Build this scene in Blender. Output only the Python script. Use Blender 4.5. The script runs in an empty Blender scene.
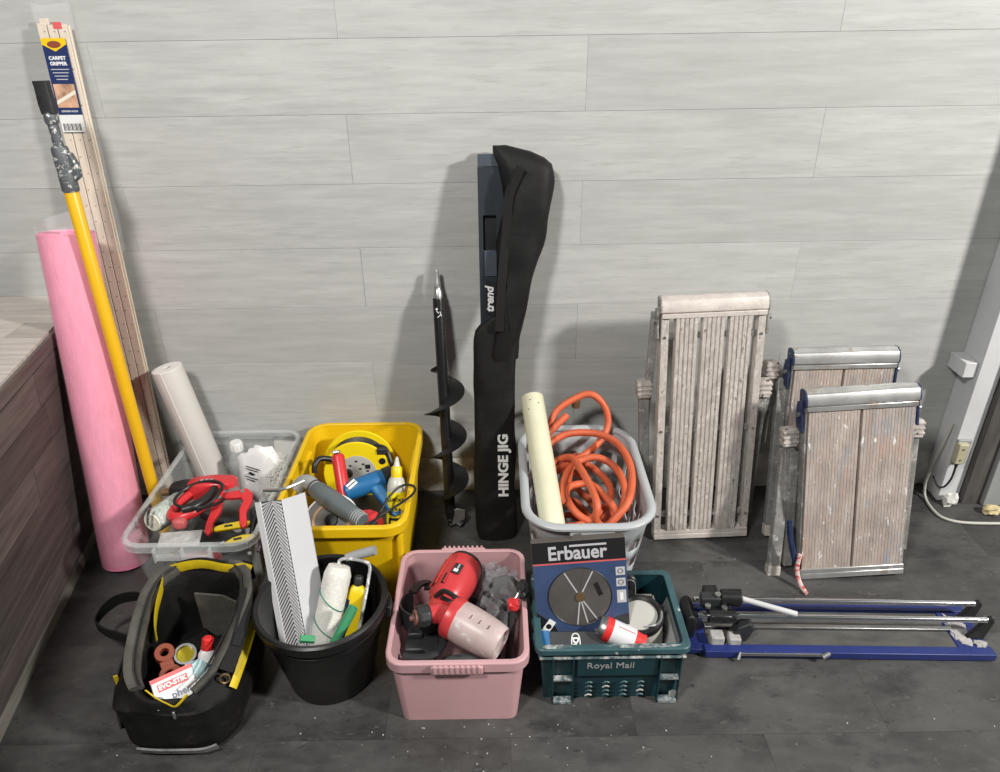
import bpy, bmesh, math, random
from mathutils import Vector as V, Matrix, noise
R = math.radians
PI = math.pi
rnd = random.Random(7)
scene = bpy.context.scene
col = scene.collection

# ------------------------------------------------------------------ camera
cd = bpy.data.cameras.new('camera')
cam = bpy.data.objects.new('camera', cd)
col.objects.link(cam)
cd.sensor_width = 36.0
cd.lens = 36.0 * 725.0 / 1000.0
cd.clip_start = 0.05
cam.location = (0, 0, 1.57)
cam.rotation_euler = (Matrix.Rotation(R(90 - 28.0), 3, 'X') @ Matrix.Rotation(R(-0.83), 3, 'Z')).to_euler()
scene.camera = cam

# ------------------------------------------------------------------ light
world = bpy.data.worlds.new('world')
scene.world = world
world.use_nodes = True
world.node_tree.nodes['Background'].inputs[0].default_value = (0.95, 0.97, 1.0, 1)
world.node_tree.nodes['Background'].inputs[1].default_value = 0.085


def area(name, loc, target, size, energy, color):
    l = bpy.data.lights.new(name, 'AREA')
    l.shape = 'DISK'
    l.size = size
    l.energy = energy
    l.color = color
    o = bpy.data.objects.new(name, l)
    col.objects.link(o)
    o.location = loc
    o.rotation_euler = (V(target) - V(loc)).to_track_quat('-Z', 'Y').to_euler()
    return o


area('ceiling_lamp_right', (3.6, -0.2, 2.9), (0.1, 1.9, 0.8), 0.42, 222, (1.0, 0.97, 0.92))
area('ceiling_lamp_left', (-0.9, -0.2, 3.0), (-0.4, 1.9, 0.7), 0.42, 74, (1.0, 0.98, 0.94))

vs = scene.view_settings
vs.view_transform = 'Standard'
vs.look = 'None'
vs.gamma = 1.0
vs.use_curve_mapping = False
vs.exposure = 0.02


# ------------------------------------------------------------------ mesh helpers
def FR(o, z, xh=(1, 0, 0)):
    """frame: origin o, z axis, x hint"""
    z = V(z).normalized()
    x = V(xh)
    x = (x - z * x.dot(z)).normalized()
    y = z.cross(x)
    m = Matrix((x, y, z)).transposed().to_4x4()
    m.translation = V(o)
    return m


def FXY(o, x, y):
    """frame with x, y axes given (for flat print): z = x cross y"""
    x = V(x).normalized()
    y = V(y)
    y = (y - x * y.dot(x)).normalized()
    z = x.cross(y)
    m = Matrix((x, y, z)).transposed().to_4x4()
    m.translation = V(o)
    return m


def T(x, y, z, rz=0, rx=0, ry=0):
    return Matrix.Translation((x, y, z)) @ Matrix.Rotation(rz, 4, 'Z') @ Matrix.Rotation(ry, 4, 'Y') @ Matrix.Rotation(rx, 4, 'X')


def rr(w, d, r, z, cx=0, cy=0, n=4):
    out = []
    for k, (sx, sy) in enumerate(((1, 1), (-1, 1), (-1, -1), (1, -1))):
        for i in range(n + 1):
            a = PI / 2 * (k + i / n)
            out.append(V((cx + sx * (w / 2 - r) + r * math.cos(a), cy + sy * (d / 2 - r) + r * math.sin(a), z)))
    return out


def circ(r, z, n=24, cx=0, cy=0, sx=1, sy=1):
    return [V((cx + r * sx * math.cos(2 * PI * i / n), cy + r * sy * math.sin(2 * PI * i / n), z)) for i in range(n)]


def spline(pts, k=6, closed=False):
    pts = [V(p) for p in pts]
    n = len(pts)
    out = []
    segs = n if closed else n - 1
    for i in range(segs):
        if closed:
            a, b, c, d = pts[i - 1], pts[i], pts[(i + 1) % n], pts[(i + 2) % n]
        else:
            a, b, c, d = pts[max(i - 1, 0)], pts[i], pts[i + 1], pts[min(i + 2, n - 1)]
        for j in range(k):
            t = j / k
            out.append(0.5 * ((2 * b) + (c - a) * t + (2 * a - 5 * b + 4 * c - d) * t * t + (3 * b - a - 3 * c + d) * t ** 3))
    if not closed:
        out.append(pts[-1])
    return out


class B:
    def __init__(s, M=None):
        s.bm = bmesh.new()
        s.M = M or Matrix.Identity(4)

    def v(s, p):
        return s.bm.verts.new(s.M @ V(p))

    def f(s, vs):
        try:
            return s.bm.faces.new(vs)
        except ValueError:
            return None

    def hexa(s, p):
        q = [s.v(a) for a in p]
        for i in ((3, 2, 1, 0), (4, 5, 6, 7), (0, 1, 5, 4), (1, 2, 6, 5), (2, 3, 7, 6), (3, 0, 4, 7)):
            s.f([q[j] for j in i])
        return s

    def box(s, c, d, M=None):
        M = M or Matrix.Identity(4)
        c = V(c)
        h = V(d) / 2
        P = [(-1, -1, -1), (1, -1, -1), (1, 1, -1), (-1, 1, -1), (-1, -1, 1), (1, -1, 1), (1, 1, 1), (-1, 1, 1)]
        return s.hexa([M @ (c + V((a * h.x, b * h.y, e * h.z))) for a, b, e in P])

    def bb(s, x0, x1, y0, y1, z0, z1, M=None):
        return s.box(((x0 + x1) / 2, (y0 + y1) / 2, (z0 + z1) / 2), (x1 - x0, y1 - y0, z1 - z0), M)

    def loft(s, rings, c0=True, c1=True, loop=False, M=None, skip=None):
        M = M or Matrix.Identity(4)
        q = [[s.v(M @ V(p)) for p in r] for r in rings]
        n = len(q[0])
        m = len(q)
        for i in range(m if loop else m - 1):
            a, b = q[i], q[(i + 1) % m]
            for j in range(n):
                if skip and skip(i, j):
                    continue
                s.f([a[j], a[(j + 1) % n], b[(j + 1) % n], b[j]])
        if not loop:
            if c0:
                s.f(list(reversed(q[0])))
            if c1:
                s.f(q[-1])
        return s

    def lathe(s, prof, n=24, M=None, loop=False, caps=True):
        return s.loft([circ(max(r, 1e-4), z, n) for r, z in prof], caps, caps, loop, M)

    def cyl(s, p0, p1, r0, r1=None, n=16):
        p0, p1 = V(p0), V(p1)
        d = p1 - p0
        xh = (1, 0, 0) if abs(d.normalized().x) < .9 else (0, 1, 0)
        return s.lathe([(r0, 0), (r0 if r1 is None else r1, d.length)], n, FR(p0, d, xh))

    def tube(s, pts, r, n=8, closed=False, flat=None, up=None):
        pts = [V(p) for p in pts]
        m = len(pts)
        rings = []
        nrm = None
        for i, p in enumerate(pts):
            if closed:
                t = (pts[(i + 1) % m] - pts[i - 1]).normalized()
            else:
                t = (pts[min(i + 1, m - 1)] - pts[max(i - 1, 0)]).normalized()
            if up is not None:
                u = V(up(i) if callable(up) else up)
                nrm = (u - t * u.dot(t)).normalized()
            elif nrm is None:
                u = V((0, 0, 1)) if abs(t.z) < .9 else V((1, 0, 0))
                nrm = (u - t * u.dot(t)).normalized()
            else:
                nrm = (nrm - t * nrm.dot(t)).normalized()
            bn = t.cross(nrm)
            rad = r[i] if isinstance(r, (list, tuple)) else r
            a, b = (rad, rad) if flat is None else flat
            if flat is not None and n == 4:
                rings.append([p + nrm * (sx * a) + bn * (sy * b) for sx, sy in ((1, 1), (-1, 1), (-1, -1), (1, -1))])
            else:
                rings.append([p + nrm * (a * math.cos(2 * PI * k / n)) + bn * (b * math.sin(2 * PI * k / n)) for k in range(n)])
        return s.loft(rings, True, True, closed)

    def prism(s, poly, h, M=None, z0=0):
        M = M or Matrix.Identity(4)
        a = [s.v(M @ V((x, y, z0))) for x, y in poly]
        b = [s.v(M @ V((x, y, z0 + h))) for x, y in poly]
        n = len(poly)
        s.f(list(reversed(a)))
        s.f(b)
        for i in range(n):
            s.f([a[i], a[(i + 1) % n], b[(i + 1) % n], b[i]])
        return s

    def blob(s, c, r, M=None, sub=3, amp=.15, freq=3.0, seed=0, sq=1.0):
        """lumpy closed body"""
        M = M or Matrix.Identity(4)
        t = bmesh.new()
        bmesh.ops.create_icosphere(t, subdivisions=sub, radius=1)
        mp = {}
        for w in t.verts:
            p = w.co.copy()
            k = 1 + amp * noise.noise(p * freq + V((seed, seed * 1.7, 3)))
            p = V([math.copysign(abs(a) ** sq, a) for a in p]) * k
            mp[w] = s.v(M @ (V(c) + V((p.x * r[0], p.y * r[1], p.z * r[2]))))
        for fc in t.faces:
            s.f([mp[w] for w in fc.verts])
        t.free()
        return s


ROOTM = {}


def setp(o, label=None, cat=None, group=None, kind=None):
    if label:
        o['label'] = label
    if cat:
        o['category'] = cat
    if group:
        o['group'] = group
    if kind:
        o['kind'] = kind
    return o


def thing(name, label, cat, M=(0, 0, 0), group=None, kind=None):
    o = bpy.data.objects.new(name, None)
    o.empty_display_size = .03
    col.objects.link(o)
    m = M if isinstance(M, Matrix) else Matrix.Translation(M)
    o.matrix_world = m
    ROOTM[o.name] = m.copy()
    return setp(o, label, cat, group, kind)


def rootm(o):
    while o.parent:
        o = o.parent
    return ROOTM.get(o.name, Matrix.Identity(4))


def obj(name, b, m, parent=None, w=False, bev=0, sm=40, sub=0, solid=0, seg=2, label=None, kind=None):
    me = bpy.data.meshes.new(name)
    bmesh.ops.recalc_face_normals(b.bm, faces=b.bm.faces[:])
    b.bm.to_mesh(me)
    b.bm.free()
    if w and parent:
        me.transform(rootm(parent).inverted())
    if sm:
        me.polygons.foreach_set('use_smooth', [True] * len(me.polygons))
        me.set_sharp_from_angle(angle=R(sm))
    me.materials.append(m)
    return link(name, me, parent, bev, sub, solid, seg, label, kind)


def link(name, me, parent=None, bev=0, sub=0, solid=0, seg=2, label=None, kind=None):
    o = bpy.data.objects.new(name, me)
    col.objects.link(o)
    if parent:
        o.parent = parent
    if solid:
        k = o.modifiers.new('solid', 'SOLIDIFY')
        k.thickness = solid
        k.offset = 0
    if bev:
        k = o.modifiers.new('bevel', 'BEVEL')
        k.width = bev
        k.segments = seg
        k.limit_method = 'ANGLE'
        k.angle_limit = R(35)
    if sub:
        k = o.modifiers.new('sub', 'SUBSURF')
        k.levels = sub
        k.render_levels = sub
    return setp(o, label, None, None, kind)


def solo(name, b, m, label, cat, group=None, kind=None, loc=None, **k):
    """a thing that is one mesh; built in world coordinates, origin moved to loc"""
    o = obj(name, b, m, **k)
    if loc is not None:
        o.data.transform(Matrix.Translation(-V(loc)))
        o.location = loc
    ROOTM[o.name] = Matrix.Translation(loc) if loc is not None else Matrix.Identity(4)
    return setp(o, label, cat, group, kind)


def text(s, size, M, m, parent, name='lettering', bold=0.0, ext=.0004, shear=0, sx=1.0, align='CENTER', w=False, label=None):
    c = bpy.data.curves.new(name, 'FONT')
    c.body = s
    c.size = size
    c.align_x = align
    c.align_y = 'CENTER'
    c.extrude = ext
    c.offset = bold
    c.shear = shear
    c.resolution_u = 3
    t = bpy.data.objects.new('tmp_text', c)
    col.objects.link(t)
    dg = bpy.context.evaluated_depsgraph_get()
    me = bpy.data.meshes.new_from_object(t.evaluated_get(dg))
    bpy.data.objects.remove(t)
    bpy.data.curves.remove(c)
    me.name = name
    if sx != 1.0:
        me.transform(Matrix.Diagonal((sx, 1, 1, 1)))
    me.transform(M)
    if w:
        me.transform(rootm(parent).inverted())
    me.materials.clear()
    me.materials.append(m)
    return link(name, me, parent, label=label)


# ------------------------------------------------------------------ materials
def mat(name, c, rough=.5, metal=0, var=0.0, vs=6.0, spots=(), bump=0, bs=80.0, alpha=1, spec=.5, coat=0, rvar=0, stretch=None, objrand=0, trans=0, sheen=0):
    m = bpy.data.materials.new(name)
    m.use_nodes = True
    nt = m.node_tree
    N, L = nt.nodes, nt.links
    p = N['Principled BSDF']
    p.inputs['Roughness'].default_value = rough
    p.inputs['Metallic'].default_value = metal
    p.inputs['Alpha'].default_value = alpha
    p.inputs['Specular IOR Level'].default_value = spec
    p.inputs['Coat Weight'].default_value = coat
    p.inputs['Transmission Weight'].default_value = trans
    p.inputs['Sheen Weight'].default_value = sheen
    p.inputs['Base Color'].default_value = (*c, 1)
    tc = N.new('ShaderNodeTexCoord')
    vec = tc.outputs['Object']
    if stretch:
        mp = N.new('ShaderNodeMapping')
        mp.inputs['Scale'].default_value = stretch
        L.new(vec, mp.inputs['Vector'])
        vec = mp.outputs[0]
    oi = None
    if objrand:
        oi = N.new('ShaderNodeObjectInfo')
        ad = N.new('ShaderNodeVectorMath')
        ad.operation = 'MULTIPLY_ADD'
        ad.inputs[0].default_value = (37, 53, 71)
        L.new(oi.outputs['Random'], ad.inputs[1])
        L.new(vec, ad.inputs[2])
        vec = ad.outputs[0]
    cur = None

    def noise_n(scale, det=4, rg=.6):
        n = N.new('ShaderNodeTexNoise')
        n.inputs['Scale'].default_value = scale
        n.inputs['Detail'].default_value = det
        n.inputs['Roughness'].default_value = rg
        L.new(vec, n.inputs['Vector'])
        return n

    def mix(fac, a, b, mode='MIX'):
        x = N.new('ShaderNodeMix')
        x.data_type = 'RGBA'
        x.blend_type = mode
        if isinstance(fac, float):
            x.inputs['Factor'].default_value = fac
        else:
            L.new(fac, x.inputs['Factor'])
        for k, val in (('A', a), ('B', b)):
            sock = [i for i in x.inputs if i.name == k and i.type == 'RGBA'][0]
            if isinstance(val, tuple):
                sock.default_value = (*val[:3], 1)
            else:
                L.new(val, sock)
        return [o for o in x.outputs if o.type == 'RGBA'][0]

    cur = c
    if var:
        n = noise_n(vs, 6, .65)
        rp = N.new('ShaderNodeMapRange')
        rp.inputs['From Min'].default_value = .3
        rp.inputs['From Max'].default_value = .7
        L.new(n.outputs['Fac'], rp.inputs['Value'])
        lo = tuple(max(0, x * (1 - var)) for x in c)
        hi = tuple(min(1, x * (1 + var)) for x in c)
        cur = mix(rp.outputs[0], lo, hi)
    if oi is not None and objrand > 0:
        rp = N.new('ShaderNodeMapRange')
        rp.inputs['To Min'].default_value = 1 - objrand
        rp.inputs['To Max'].default_value = 1 + objrand
        L.new(oi.outputs['Random'], rp.inputs['Value'])
        sc = N.new('ShaderNodeVectorMath')
        sc.operation = 'SCALE'
        if isinstance(cur, tuple):
            sc.inputs[0].default_value = cur
        else:
            L.new(cur, sc.inputs[0])
        L.new(rp.outputs[0], sc.inputs['Scale'])
        cur = sc.outputs[0]
    for (sc_, scale, thr, *ex) in spots:
        n = noise_n(scale, 3, .7)
        rp = N.new('ShaderNodeMapRange')
        rp.inputs['From Min'].default_value = thr
        rp.inputs['From Max'].default_value = thr + (ex[0] if ex else .05)
        L.new(n.outputs['Fac'], rp.inputs['Value'])
        cur = mix(rp.outputs[0], cur, sc_)
    if not isinstance(cur, tuple):
        L.new(cur, p.inputs['Base Color'])
    if rvar:
        n = noise_n(12, 5)
        rp = N.new('ShaderNodeMapRange')
        rp.inputs['From Min'].default_value = .3
        rp.inputs['From Max'].default_value = .7
        rp.inputs['To Min'].default_value = max(.02, rough - rvar)
        rp.inputs['To Max'].default_value = min(1, rough + rvar)
        L.new(n.outputs['Fac'], rp.inputs['Value'])
        L.new(rp.outputs[0], p.inputs['Roughness'])
    if bump:
        n = noise_n(bs, 5)
        bp = N.new('ShaderNodeBump')
        bp.inputs['Strength'].default_value = bump
        bp.inputs['Distance'].default_value = .003
        L.new(n.outputs['Fac'], bp.inputs['Height'])
        L.new(bp.outputs[0], p.inputs['Normal'])
    return m


DUST = (.62, .60, .57)
m_plank = mat('white_laminate', (.465, .472, .458), .45, var=.10, vs=5, stretch=(.9, 1, 9), objrand=.05, bump=.12, bs=14, spec=.35,
              spots=(((.40, .41, .395), 3.0, .52, .25), ((.405, .415, .40), 8, .55, .18)))
m_plaster = mat('rough_plaster', (.68, .67, .64), .85, var=.35, vs=14, bump=.8, bs=60, spots=(((.20, .18, .16), 22, .68),))
m_wallback = mat('wall_backing', (.35, .35, .34), .8)
m_floor = mat('slate_vinyl', (.060, .059, .058), .50, var=.5, vs=3.0, stretch=(1, 1.8, 1), objrand=.10, bump=.3, bs=40, rvar=.10, spec=.45,
              spots=(((.095, .093, .09), 4.5, .50, .32), ((.024, .024, .025), 6.5, .54, .22), ((.13, .128, .12), 26, .60, .2), ((.02, .02, .02), 34, .62, .15)))
m_cside = mat('counter_side_wood', (.088, .072, .066), .55, var=.45, vs=4, stretch=(1.2, 1, 14), objrand=.28, bump=.15, bs=20)
m_ctop = mat('counter_top_wood', (.50, .46, .42), .45, var=.22, vs=4, stretch=(1.2, 14, 1), objrand=.16)
m_cskirt = mat('counter_skirting', (.22, .21, .18), .55, var=.4, vs=5, stretch=(1.5, 1, 8), objrand=.2)
m_white = mat('white_paint', (.60, .61, .62), .5, var=.08, spots=((DUST, 30, .7),))
m_greywood = mat('grey_painted_post', (.30, .31, .31), .5, var=.15, vs=5)
m_darkwood = mat('dark_stained_post', (.085, .078, .072), .6, var=.35, vs=7, stretch=(6, 6, 1))
m_pink = mat('pink_foam', (.92, .29, .44), .75, var=.10, vs=60, stretch=(1, 1, .25), bump=.5, bs=160, spec=.2)
m_film = mat('clear_film', (.85, .85, .86), .15, alpha=.16)
m_film2 = mat('clear_sleeve', (.9, .9, .9), .12, alpha=.10)
m_yel = mat('yellow_tube', (.80, .45, .012), .35, var=.05, spots=(((.75, .74, .70), 26, .73), ((.10, .08, .03), 18, .76)))
m_splat = mat('plaster_splattered_metal', (.12, .13, .14), .5, metal=.4, spots=(((.68, .67, .64), 70, .56),), bump=.5, bs=120)
m_blackgrip = mat('black_grip', (.018, .018, .02), .5, var=.4, vs=40, spots=(((.3, .3, .3), 60, .70),))
m_wood = mat('pale_pine', (.72, .62, .50), .6, var=.14, vs=9, stretch=(4, 4, .5))
m_pin = mat('steel_pin', (.12, .12, .12), .4, metal=.6)
m_blue = mat('label_blue', (.02, .035, .12), .35)
m_labyel = mat('label_yellow', (.85, .55, .01), .35)
m_labpic = mat('label_photo', (.55, .33, .22), .4, var=.5, vs=30)
m_tealdust = mat('dusty_teal', (.06, .10, .11), .7, var=.2, spots=(((.48, .49, .48), 34, .44, .2),))
m_labwhite = mat('label_white', (.78, .78, .77), .45)
m_ink = mat('black_ink', (.015, .015, .017), .4)
m_inkw = mat('white_ink', (.85, .85, .85), .4)
m_red = mat('red_plastic', (.62, .035, .04), .32, var=.06, rvar=.08)
m_redink = mat('red_ink', (.70, .03, .03), .4)
m_black = mat('black_plastic', (.014, .014, .015), .38, rvar=.1)
m_blackr = mat('black_rubber', (.016, .016, .017), .6)
m_dgrey = mat('dark_grey_plastic', (.026, .028, .030), .45, var=.15)
m_jig = mat('jig_slate_metal', (.028, .036, .046), .38, metal=.2, var=.1)
m_jig2 = mat('jig_end_cap', (.055, .068, .088), .4)
m_fab = mat('black_nylon', (.0075, .0075, .008), .62, var=.35, vs=12, bump=.8, bs=22, spec=.28)
m_fab2 = mat('black_webbing', (.012, .012, .012), .75, spec=.25)
m_chrome = mat('chrome', (.75, .76, .78), .16, metal=1)
m_steel = mat('dull_steel', (.45, .46, .46), .35, metal=.9, var=.2, vs=20)
m_auger = mat('black_steel', (.016, .016, .017), .33, metal=.3, spots=(((.22, .22, .21), 90, .72),), bump=.2)
m_alu = mat('paint_splattered_slat', (.50, .455, .42), .6, var=.30, vs=30, stretch=(2, 2, .9), bump=1.0, bs=48,
            spots=(((.70, .67, .64), 40, .58, .12), ((.17, .145, .13), 30, .62, .1)))
m_alu2 = mat('splattered_board', (.40, .34, .305), .6, var=.30, vs=10, stretch=(2.6, 2.6, .9), bump=.8, bs=50,
             spots=(((.45, .31, .25), 7, .52, .2), ((.30, .32, .35), 6, .54, .2), ((.74, .72, .70), 22, .62, .06), ((.16, .15, .15), 30, .68, .08)))
m_nose = mat('worn_aluminium', (.62, .62, .61), .32, metal=.75, var=.2, vs=14, spots=(((.55, .48, .43), 16, .60),))
m_nosea = mat('pink_dusted_aluminium', (.66, .60, .56), .5, metal=.2, var=.18, vs=20, spots=(((.42, .37, .34), 40, .66),), bump=.4)
m_leg = mat('dusty_leg', (.27, .265, .25), .55, metal=.2, var=.4, vs=14, spots=(((.60, .58, .55), 30, .56, .14), ((.06, .06, .06), 26, .62, .1)), bump=.6)
m_foot = mat('dusty_rubber_foot', (.45, .41, .38), .7, var=.4, vs=25, spots=(((.03, .03, .03), 30, .60),))
m_hblue = mat('blue_hinge', (.018, .03, .085), .45, var=.4, vs=30, spots=(((.5, .5, .5), 60, .68),))
m_ytub = mat('yellow_tub_plastic', (.78, .50, .006), .38, var=.06, spots=(((.80, .66, .25), 30, .74),), rvar=.08)
m_ptub = mat('pink_tub_plastic', (.57, .335, .355), .42, var=.05)
m_gtub = mat('grey_basket_plastic', (.43, .455, .47), .42, var=.05)
m_ctub = mat('clear_tub_plastic', (.66, .69, .69), .18, alpha=.15, rvar=.06)
m_crim = mat('clear_tub_rim', (.74, .77, .76), .22, alpha=.30)
m_teal = mat('teal_crate_plastic', (.009, .040, .050), .42, var=.2, vs=9, spots=(((.30, .36, .36), 26, .70),))
m_tealrim = mat('dusty_teal_rim', (.035, .092, .105), .45, var=.3, vs=12, spots=(((.5, .53, .52), 30, .66),))
m_dust = mat('white_dust_crust', (.45, .45, .43), .8, var=.2, vs=40)
m_bucket = mat('black_bucket_plastic', (.006, .006, .0065), .36, spots=(((.35, .35, .35), 60, .79),))
m_paper = mat('white_paper', (.58, .56, .53), .6, var=.04)
m_papere = mat('paper_roll_end', (.80, .78, .74), .7)
m_sheetw = mat('white_vinyl_sheet', (.60, .61, .64), .5, var=.03)
m_rib = mat('white_ridge', (.74, .74, .75), .6)
m_ribd = mat('dark_groove', (.04, .04, .045), .8)
m_pile = mat('roller_pile', (.80, .78, .73), .95, var=.1, vs=90, bump=1.0, bs=230)
m_pileg = mat('speckled_roller_pile', (.42, .47, .43), .95, var=.3, vs=70, bump=1.0, bs=200, spots=(((.70, .72, .69), 50, .62), ((.18, .21, .19), 60, .66)))
m_cream = mat('cream_plastic', (.76, .72, .60), .5, var=.05)
m_tubecr = mat('cream_tube', (.72, .71, .52), .45, var=.07, vs=9, spots=(((.35, .32, .22), 26, .80),))
m_green = mat('green_plastic', (.07, .33, .16), .45, var=.12)
m_greenl = mat('green_thread', (.03, .22, .15), .6)
m_wire = mat('splattered_wire', (.40, .40, .40), .5, metal=.3, spots=(((.82, .82, .80), 50, .50),))
m_orange = mat('orange_hose', (.62, .125, .05), .5, var=.12, vs=20)
m_brass = mat('brass', (.30, .20, .10), .4, metal=.7)
m_tblue = mat('blue_tool_plastic', (.015, .135, .33), .38, var=.08, rvar=.1)
m_tgrey = mat('grey_green_tool', (.12, .145, .15), .45, var=.12)
m_lgrey = mat('light_grey_plastic', (.34, .35, .35), .45, var=.12)
m_reel = mat('reel_yellow', (.86, .66, .01), .35, var=.05)
m_reelg = mat('reel_grey_plate', (.38, .38, .36), .5, var=.1)
m_bottle = mat('bottle_yellow_label', (.86, .74, .015), .4)
m_bottlew = mat('bottle_translucent', (.70, .70, .62), .3, alpha=.8)
m_clearb = mat('clear_bottle', (.75, .78, .78), .08, alpha=.30)
m_bagw = mat('white_polybag', (.80, .80, .80), .35, var=.04, bump=.6, bs=16)
m_bagc = mat('clear_polybag', (.88, .87, .82), .15, alpha=.22, bump=.9, bs=14)
m_bagd = mat('clear_creased_polybag', (.60, .60, .62), .10, alpha=.30, bump=1.0, bs=22)
m_spacer = mat('white_spacer', (.86, .85, .80), .5)
m_yplast = mat('bright_yellow_plastic', (.85, .62, .01), .35)
m_purple = mat('purple_black_handle', (.045, .018, .04), .5)
m_tan = mat('tan_abrasive', (.50, .30, .18), .8, var=.1)
m_sand = mat('grey_disc', (.16, .155, .15), .7, var=.15)
m_cup = mat('milky_cup', (.62, .49, .48), .35, alpha=.80, var=.16, vs=14, spots=(((.82, .80, .79), 12, .60),))
m_spray = mat('sprayer_red', (.56, .045, .05), .34, var=.08)
m_copper = mat('paint_caked_nozzle', (.20, .09, .07), .5, var=.5, vs=60)
m_ebblue = mat('box_blue', (.042, .070, .155), .42, var=.22, vs=9)
m_ebblack = mat('box_black', (.014, .014, .016), .4)
m_card = mat('cardboard_edge', (.10, .09, .08), .8, var=.2)
m_disc = mat('saw_disc_steel', (.105, .096, .09), .42, metal=.2, var=.25, vs=10)
m_ebgrey = mat('silver_print', (.50, .50, .52), .35)
m_ebline = mat('red_print', (.62, .12, .12), .4)
m_tape = mat('masking_tape', (.42, .40, .36), .6, var=.12)
m_tapein = mat('tape_core', (.50, .49, .46), .6, var=.08)
m_can = mat('can_white', (.74, .73, .76), .32)
m_tcblue = mat('tile_cutter_blue', (.016, .030, .16), .42, var=.15, spots=(((.45, .45, .46), 40, .71),))
m_deck = mat('cutter_deck', (.085, .083, .078), .6, var=.4, vs=9, stretch=(1, 3, 1))
m_mortar = mat('dried_adhesive', (.40, .39, .38), .85, var=.3, vs=40, bump=.8)
m_bagfab = mat('tool_bag_nylon', (.007, .007, .007), .66, var=.4, vs=14, bump=1.0, bs=22, spec=.25, spots=(((.045, .043, .038), 8, .58, .25),))
m_canvas = mat('dusty_grey_canvas', (.070, .066, .058), .85, var=.4, vs=14, bump=.5, bs=90)
m_bagyel = mat('yellow_bag_trim', (.68, .50, .012), .55, var=.15, vs=30)
m_refl = mat('scuffed_grey_strip', (.16, .16, .16), .6, var=.4, vs=30)
m_brown = mat('red_brown_plastic', (.24, .055, .026), .5, var=.15)
m_amber = mat('amber_lens', (.42, .34, .02), .2, alpha=.9)
m_teallab = mat('pale_blue_label', (.40, .58, .60), .4, var=.2, vs=40)
m_redrope = mat('red_white_rope', (.75, .55, .52), .8, spots=(((.55, .06, .06), 60, .52),))
m_socket = mat('old_cream_socket', (.45, .42, .28), .5, var=.15)
m_cable = mat('pale_grey_cable', (.52, .51, .47), .5)
m_foamy = mat('dried_foam', (.60, .50, .28), .9, var=.2, vs=30, bump=.8)
m_blackcab = mat('black_cable', (.014, .014, .015), .42)

# ================================================================== SETTING
# back wall: backing slab, plaster foot, each laminate plank its own piece
WALL = 2.15
wall = solo('wall_back', B().bb(-3.2, 3.2, WALL + .014, WALL + .12, 0, 2.7), m_wallback, None, None, kind='structure', sm=0)
PL, PH = 1.343, .192  # laminate module
pm = {}


def plank_mesh(ln):
    key = round(ln, 3)
    if key not in pm:
        b = B().bb(0, ln - .0004, 0, .013, 0, PH - .0006)
        bmesh.ops.bevel(b.bm, geom=[e for e in b.bm.edges if all(v.co.y < .001 for v in e.verts)], offset=.0005, segments=1, affect='EDGES')
        bmesh.ops.recalc_face_normals(b.bm, faces=b.bm.faces[:])
        me = bpy.data.meshes.new('plank')
        b.bm.to_mesh(me)
        b.bm.free()
        me.materials.append(m_plank)
        pm[key] = me
    return pm[key]


for k in range(13):
    x = (-.42 if k % 2 else .25) - 3 * PL
    while x < 3.2:
        x0, x1 = max(x, -3.2), min(x + PL, 3.2)
        if x1 - x0 > .05:
            o = link('plank', plank_mesh(x1 - x0), wall)
            o.location = (x0, WALL + rnd.uniform(-.0006, .0006), .142 + PH * k)
        x += PL
# rough plaster foot below the laminate
b = B()
nx = 220
rows = []
for j, z in enumerate((0, .035, .075, .11, .139)):
    rows.append([V((-3.2 + 6.4 * i / nx, WALL + .006 - (.010 if j < 4 else .004) * (0.5 + noise.noise(V((i * .31, j * .8, 2)))), z + (.006 * noise.noise(V((i * .5, 9, j))) if 0 < j < 4 else 0))) for i in range(nx + 1)])
q = [[b.v(p) for p in r] for r in rows]
for j in range(4):
    for i in range(nx):
        b.f([q[j][i], q[j][i + 1], q[j + 1][i + 1], q[j + 1][i]])
solo('baseboard_back', b, m_plaster, None, None, kind='structure', sm=60)

# floor: slab and vinyl tiles
floor = solo('floor', B().bb(-4, 4, -3, WALL + .1, -.08, -.0012), m_floor, None, None, kind='structure', sm=0)
tb = B().bb(0, .6094, 0, .3044, -.004, 0)
bmesh.ops.recalc_face_normals(tb.bm, faces=tb.bm.faces[:])
tm = bpy.data.meshes.new('floor_tile')
tb.bm.to_mesh(tm)
tb.bm.free()
tm.materials.append(m_floor)
for k in range(-4, 4):
    off = -.291 if k % 2 == 0 else .014
    for i in range(-3, 4):
        o = link('floor_tile', tm, floor)
        o.location = (off + .61 * i, 1.146 + .305 * k, rnd.uniform(-.0003, 0))

# counter on the left, clad with planks
u = V((-.17, 1, 0)).normalized()
vv = V((.093, 0, .77)).normalized()
o0 = V((-1.28 - .17 * (.4 - 1.42), .4, 0))
cM = Matrix((u, vv.cross(u).normalized(), vv)).transposed().to_4x4()   # x along the face, y outwards/inwards, z up
nrm = cM.to_3x3() @ V((0, 1, 0))
sgn = 1 if nrm.x > 0 else -1
cM.translation = o0
counter = thing('counter', 'low counter clad in dark brown wood planks with pale plank top, at left', 'counter', (-1.6, 1.3, 0))
hs = .77 / vv.z
LEN = 1.758
obj('body', B(cM).bb(0, LEN - .02, -.03 * sgn if sgn > 0 else .012, -.012 if sgn > 0 else .03, 0, hs - .03), m_wallback, counter, w=True, sm=0)
zz = [.055, .16, .275, .39, .505, .62, .725, hs - .004]
r2 = random.Random(3)
obj('skirting', B(cM).bb(0, LEN, -.012, .004 * sgn + .002, 0.0, .052), m_cskirt, counter, w=True, sm=0, bev=.001)
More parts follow.
